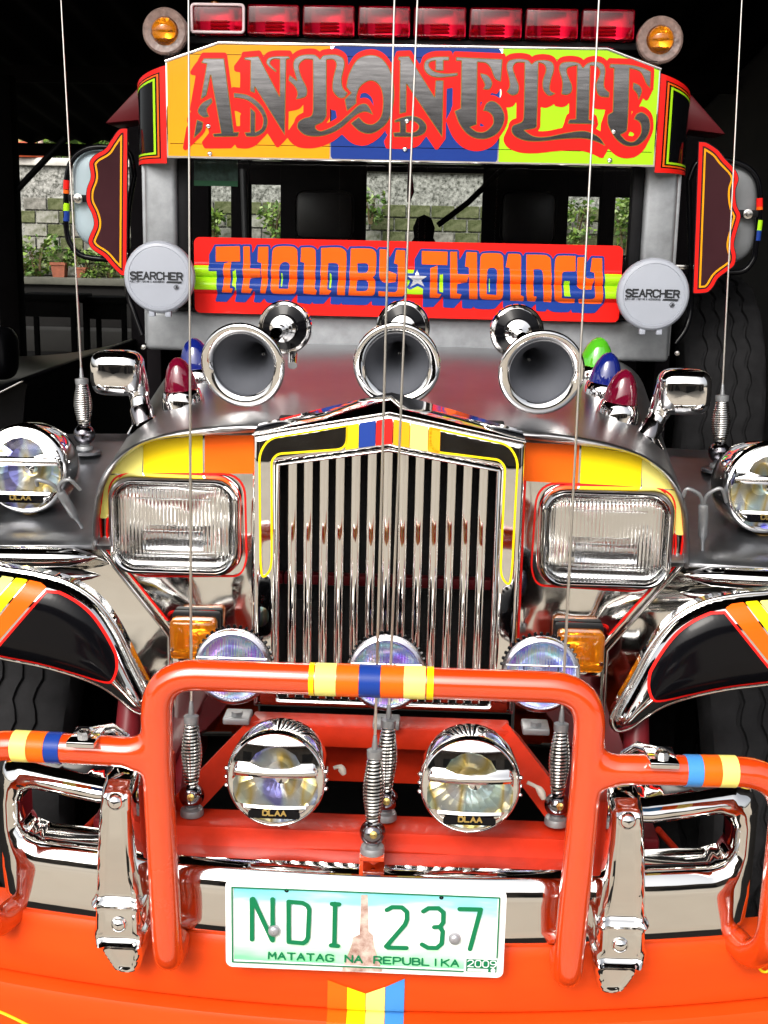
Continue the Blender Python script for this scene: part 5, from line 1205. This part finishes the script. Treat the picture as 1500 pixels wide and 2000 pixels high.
for (a, b, w_, m_) in ((117, 527, 13, 'brick red square clay pot on the ledge'), (160, 532, 9, 'small square clay pot between the plants')):
    c = P(a, b, YWALL-.5); k = w_*YWALL/2400; zb = zl_+.001
    bm = bmesh.new()
    r0, r1 = k*.82, k
    vs1 = [bm.verts.new((c[0]+sx_*r_, YWALL-.5+sy_*r_, z_)) for (r_, z_) in ((r0, zb), (r1, zb+k*1.7), (r1*1.12, zb+k*1.72), (r1*1.12, zb+k*2.1), (r1*.92, zb+k*2.1), (r1*.85, zb+k*1.5)) for sx_, sy_ in ((-1, -1), (1, -1), (1, 1), (-1, 1))]
    bm.faces.new(vs1[3::-1]) if False else None
    for i in range(5):
        for j in range(4): bm.faces.new((vs1[i*4+j], vs1[i*4+(j+1) % 4], vs1[i*4+4+(j+1) % 4], vs1[i*4+4+j]))
    bm.faces.new([vs1[0], vs1[3], vs1[2], vs1[1]]); bm.faces.new([vs1[20+j] for j in range(4)])
    o = mk_bm('clay_pot', bm, mat('terracotta', (.28, .09, .05), 0, .85, var=.25, vscale=12), None, 30); o['label'] = m_; o['category'] = 'pot'
# trees beyond the wall
for (a, b, rx, rz, lab) in ((90, 290, 70, 50, 'leafy tree beyond the wall beside the pale posts'), (215, 285, 80, 55, 'leafy tree beyond the wall near the mirror'), (-20, 270, 60, 60, 'leafy tree beyond the wall behind the shed post')):
    Y = 22.0; c = P(a, b, Y)
    t_ = plant(a, b, rx, rz, 1500, lab, Y=Y, size=.20, name='tree', cat='tree', depth=1.2, stems=False, grp=None)
    mk('trunk', *tube_data([(c[0], Y, 0), (c[0]+.1, Y, 1.5), (c[0], Y, c[2]), (c[0]-.1, Y, c[2]+.4)], [.16, .13, .09, .03], 10), mat('bark', (.08, .06, .04), 0, .9), t_)
    ROOTS.pop(t_, None)
for (a, w_, m_, lab) in ((40, 7, (.55, .42, .16), 'ochre post standing beyond the wall'), (80, 5, (.60, .42, .36), 'pinkish post standing beyond the wall')):
    c = P(a, 300, 19.5); k = w_*19.5/2400
    o = lathe('post', [(k, 0), (k, c[2]+.5), (k*1.15, c[2]+.52), (k*1.15, c[2]+.6), (.0005, c[2]+.62)], (c[0], 19.5, 0), (0, 0, 1), mat('painted post', m_, 0, .7, var=.1, vscale=3), None, 16); o['label'] = lab; o['category'] = 'post'
c = P(60, 318, 18.3); o = lathe('basin', [(.0005, .02), (.30, .02), (.34, .10), (.30, .19), (.12, .24), (.0005, .25)], (c[0], 18.15, zt_+.09), (0, 0, 1), mat('orange plastic', (.55, .09, .03), 0, .5), None, 24); o['label'] = 'upturned orange basin lying on top of the block wall'; o['category'] = 'basin'

# shed: roof sheets, posts, braces, side wall
rz0 = 4.2; zr_end = XZ(100, 277, 14.5)[1]
rfo = root('shed_roof', 'dark corrugated roof over the parked jeepney', 'roof', (-2, 7, 3.3))
nx = 121; xs_ = np.linspace(-7.2, 2.9, nx)
rows = [[(x, y, rz0+(zr_end-rz0)*((y-.5)/(14.5-.5))+.03*math.sin(i*math.pi/2)) for i, x in enumerate(xs_)] for y in (.5, 5, 10, 14.5)]
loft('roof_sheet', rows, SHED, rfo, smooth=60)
for y in (1.0, 4.0, 7.5, 11, 14.4):
    z_ = rz0+(zr_end-rz0)*((y-.5)/(14.5-.5)); box('purlin', -7.2, 2.9, y, y+.08, z_-.17, z_-.035, SHED, rfo, .005)
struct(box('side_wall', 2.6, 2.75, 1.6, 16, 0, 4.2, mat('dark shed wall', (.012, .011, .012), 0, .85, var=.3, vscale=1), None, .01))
def dpost(a, Y, w, ztop, lab):
    c = P(a, 500, Y); r_ = root('shed_post', lab, 'post', (c[0], Y, 0), 'posts holding up the shed roof')
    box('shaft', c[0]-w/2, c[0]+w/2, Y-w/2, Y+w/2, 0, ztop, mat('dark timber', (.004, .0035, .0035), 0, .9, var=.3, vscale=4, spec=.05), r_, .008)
    box('footing', c[0]-w*.8, c[0]+w*.8, Y-w*.8, Y+w*.8, 0, .12, SHED, r_, .01)
    return r_, c
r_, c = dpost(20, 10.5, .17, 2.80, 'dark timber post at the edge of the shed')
a0, a1 = P(28, 376, 10.5), P(128, 270, 10.5); tube('brace', [a0, a1], .028, BLACK, r_, 8)
dpost(-140, 5.0, .16, 3.0, 'dark timber post beside the parked black vehicle')
# dark work tables in the shed
for (a0_, a1_, yt, Y, lab) in ((45, 165, 572, 12.5, 'dark work table under the shed nearest the post'), (170, 262, 578, 12.8, 'dark work table half hidden by the jeepney')):
    l, r2_ = P(a0_, yt, Y), P(a1_, yt, Y); tb = root('work_table', lab, 'table', ((l[0]+r2_[0])/2, Y, 0), 'work tables in the shed')
    TM = mat('near black table', (.004, .004, .004), 0, .9, var=.3, vscale=5, spec=.05)  # near-black table colour with random variation
    box('table_top', l[0], r2_[0], Y-.3, Y+.3, l[2]-.06, l[2], TM, tb, .01); box('apron', l[0]+.04, r2_[0]-.04, Y-.26, Y-.24, l[2]-.22, l[2]-.0605, TM, tb, .004)
    for fx in (l[0]+.05, r2_[0]-.05):
        for fy in (Y-.24, Y+.24): box('leg', fx-.025, fx+.025, fy-.025, fy+.025, 0, l[2]-.0605, TM, tb, .004)

# black vehicle at the left edge
PV = root('parked_vehicle', 'glossy black vehicle parked beside the jeepney, mostly out of view', 'vehicle', (-1.6, 3.6, 0))
BP = mat('black car paint', (.002, .002, .0025), 0, .3, spec=.12)
Yv = 3.4
cs = [(-1.9, 1.00), (-1.45, 1.02), (-1.2, P(0, 775, Yv)[2]-.0), (P(46, 748, Yv)[0], P(46, 748, Yv)[2]), (P(48, 765, Yv)[0], P(48, 765, Yv)[2]-.02), (P(40, 830, Yv)[0], P(40, 830, Yv)[2]-.10), (-1.07, .55), (-1.1, .35)]
rows = []
for (y, f_) in ((Yv, .0), (Yv+.02, .012), (Yv+.4, .02), (Yv+1.4, .03)):
    h_ = smooth_path([(a, 0, b) for a, b in cs], 4); rows.append([(q[0], y, q[2]+f_) for q in h_])
loft('fender', rows, BP, PV, smooth=40)
solid_poly('front_face', [(q[0], q[2]) for q in smooth_path([(a, 0, b) for a, b in cs], 4)]+[(-1.9, .35)], Yv+.004, Yv+.03, BP, PV, 0)
e0, e1 = P(-30, 785, Yv), P(47, 746, Yv); tube('chrome_edge', [e0+np.array([0, -.004, .004]), e1+np.array([0, -.004, .004])], .004, CHROME_S, PV, 8)
c = P(2, 690, 3.3); V = []; Fc = []
rows = []
for k in range(9):
    t = k/8; a = math.pi*(t-.5); r_ = max(.02, math.cos(a)**.5)
    rows.append([(c[0]+.040*math.copysign(abs(math.cos(u))**.6, math.cos(u))*r_, c[1]+.07*math.sin(a), c[2]+.072*math.copysign(abs(math.sin(u))**.6, math.sin(u))*r_) for u in np.linspace(0, 2*math.pi, 24, endpoint=False)])
loft('side_mirror', rows, BP, PV, closed=True, smooth=60)
tube('mirror_neck', [c+np.array([-.02, 0, -.05]), c+np.array([-.06, .05, -.12])], .02, BP, PV, 10)

# low shed across the yard, seen only in the chrome
OS = root('yard_shed', 'long dark shed across the yard, mirrored in the chrome', 'shed', (0, -11, 0))
box('wall', -14, 14, -11.2, -11, 0, 3.4, mat('stained shed wall', (.10, .085, .07), 0, .8, var=.35, vscale=.7), OS, .02)
box('roof', -15, 15, -12, -9.8, 3.4, 3.55, mat('rusty roof', (.09, .05, .04), 0, .7, var=.3, vscale=1), OS, .02)
for k in range(7): box('door', -12+k*3.8, -10+k*3.8, -10.995, -10.95, 0, 2.3, mat('dark doorway', (.02, .018, .016), 0, .8), OS, .01)
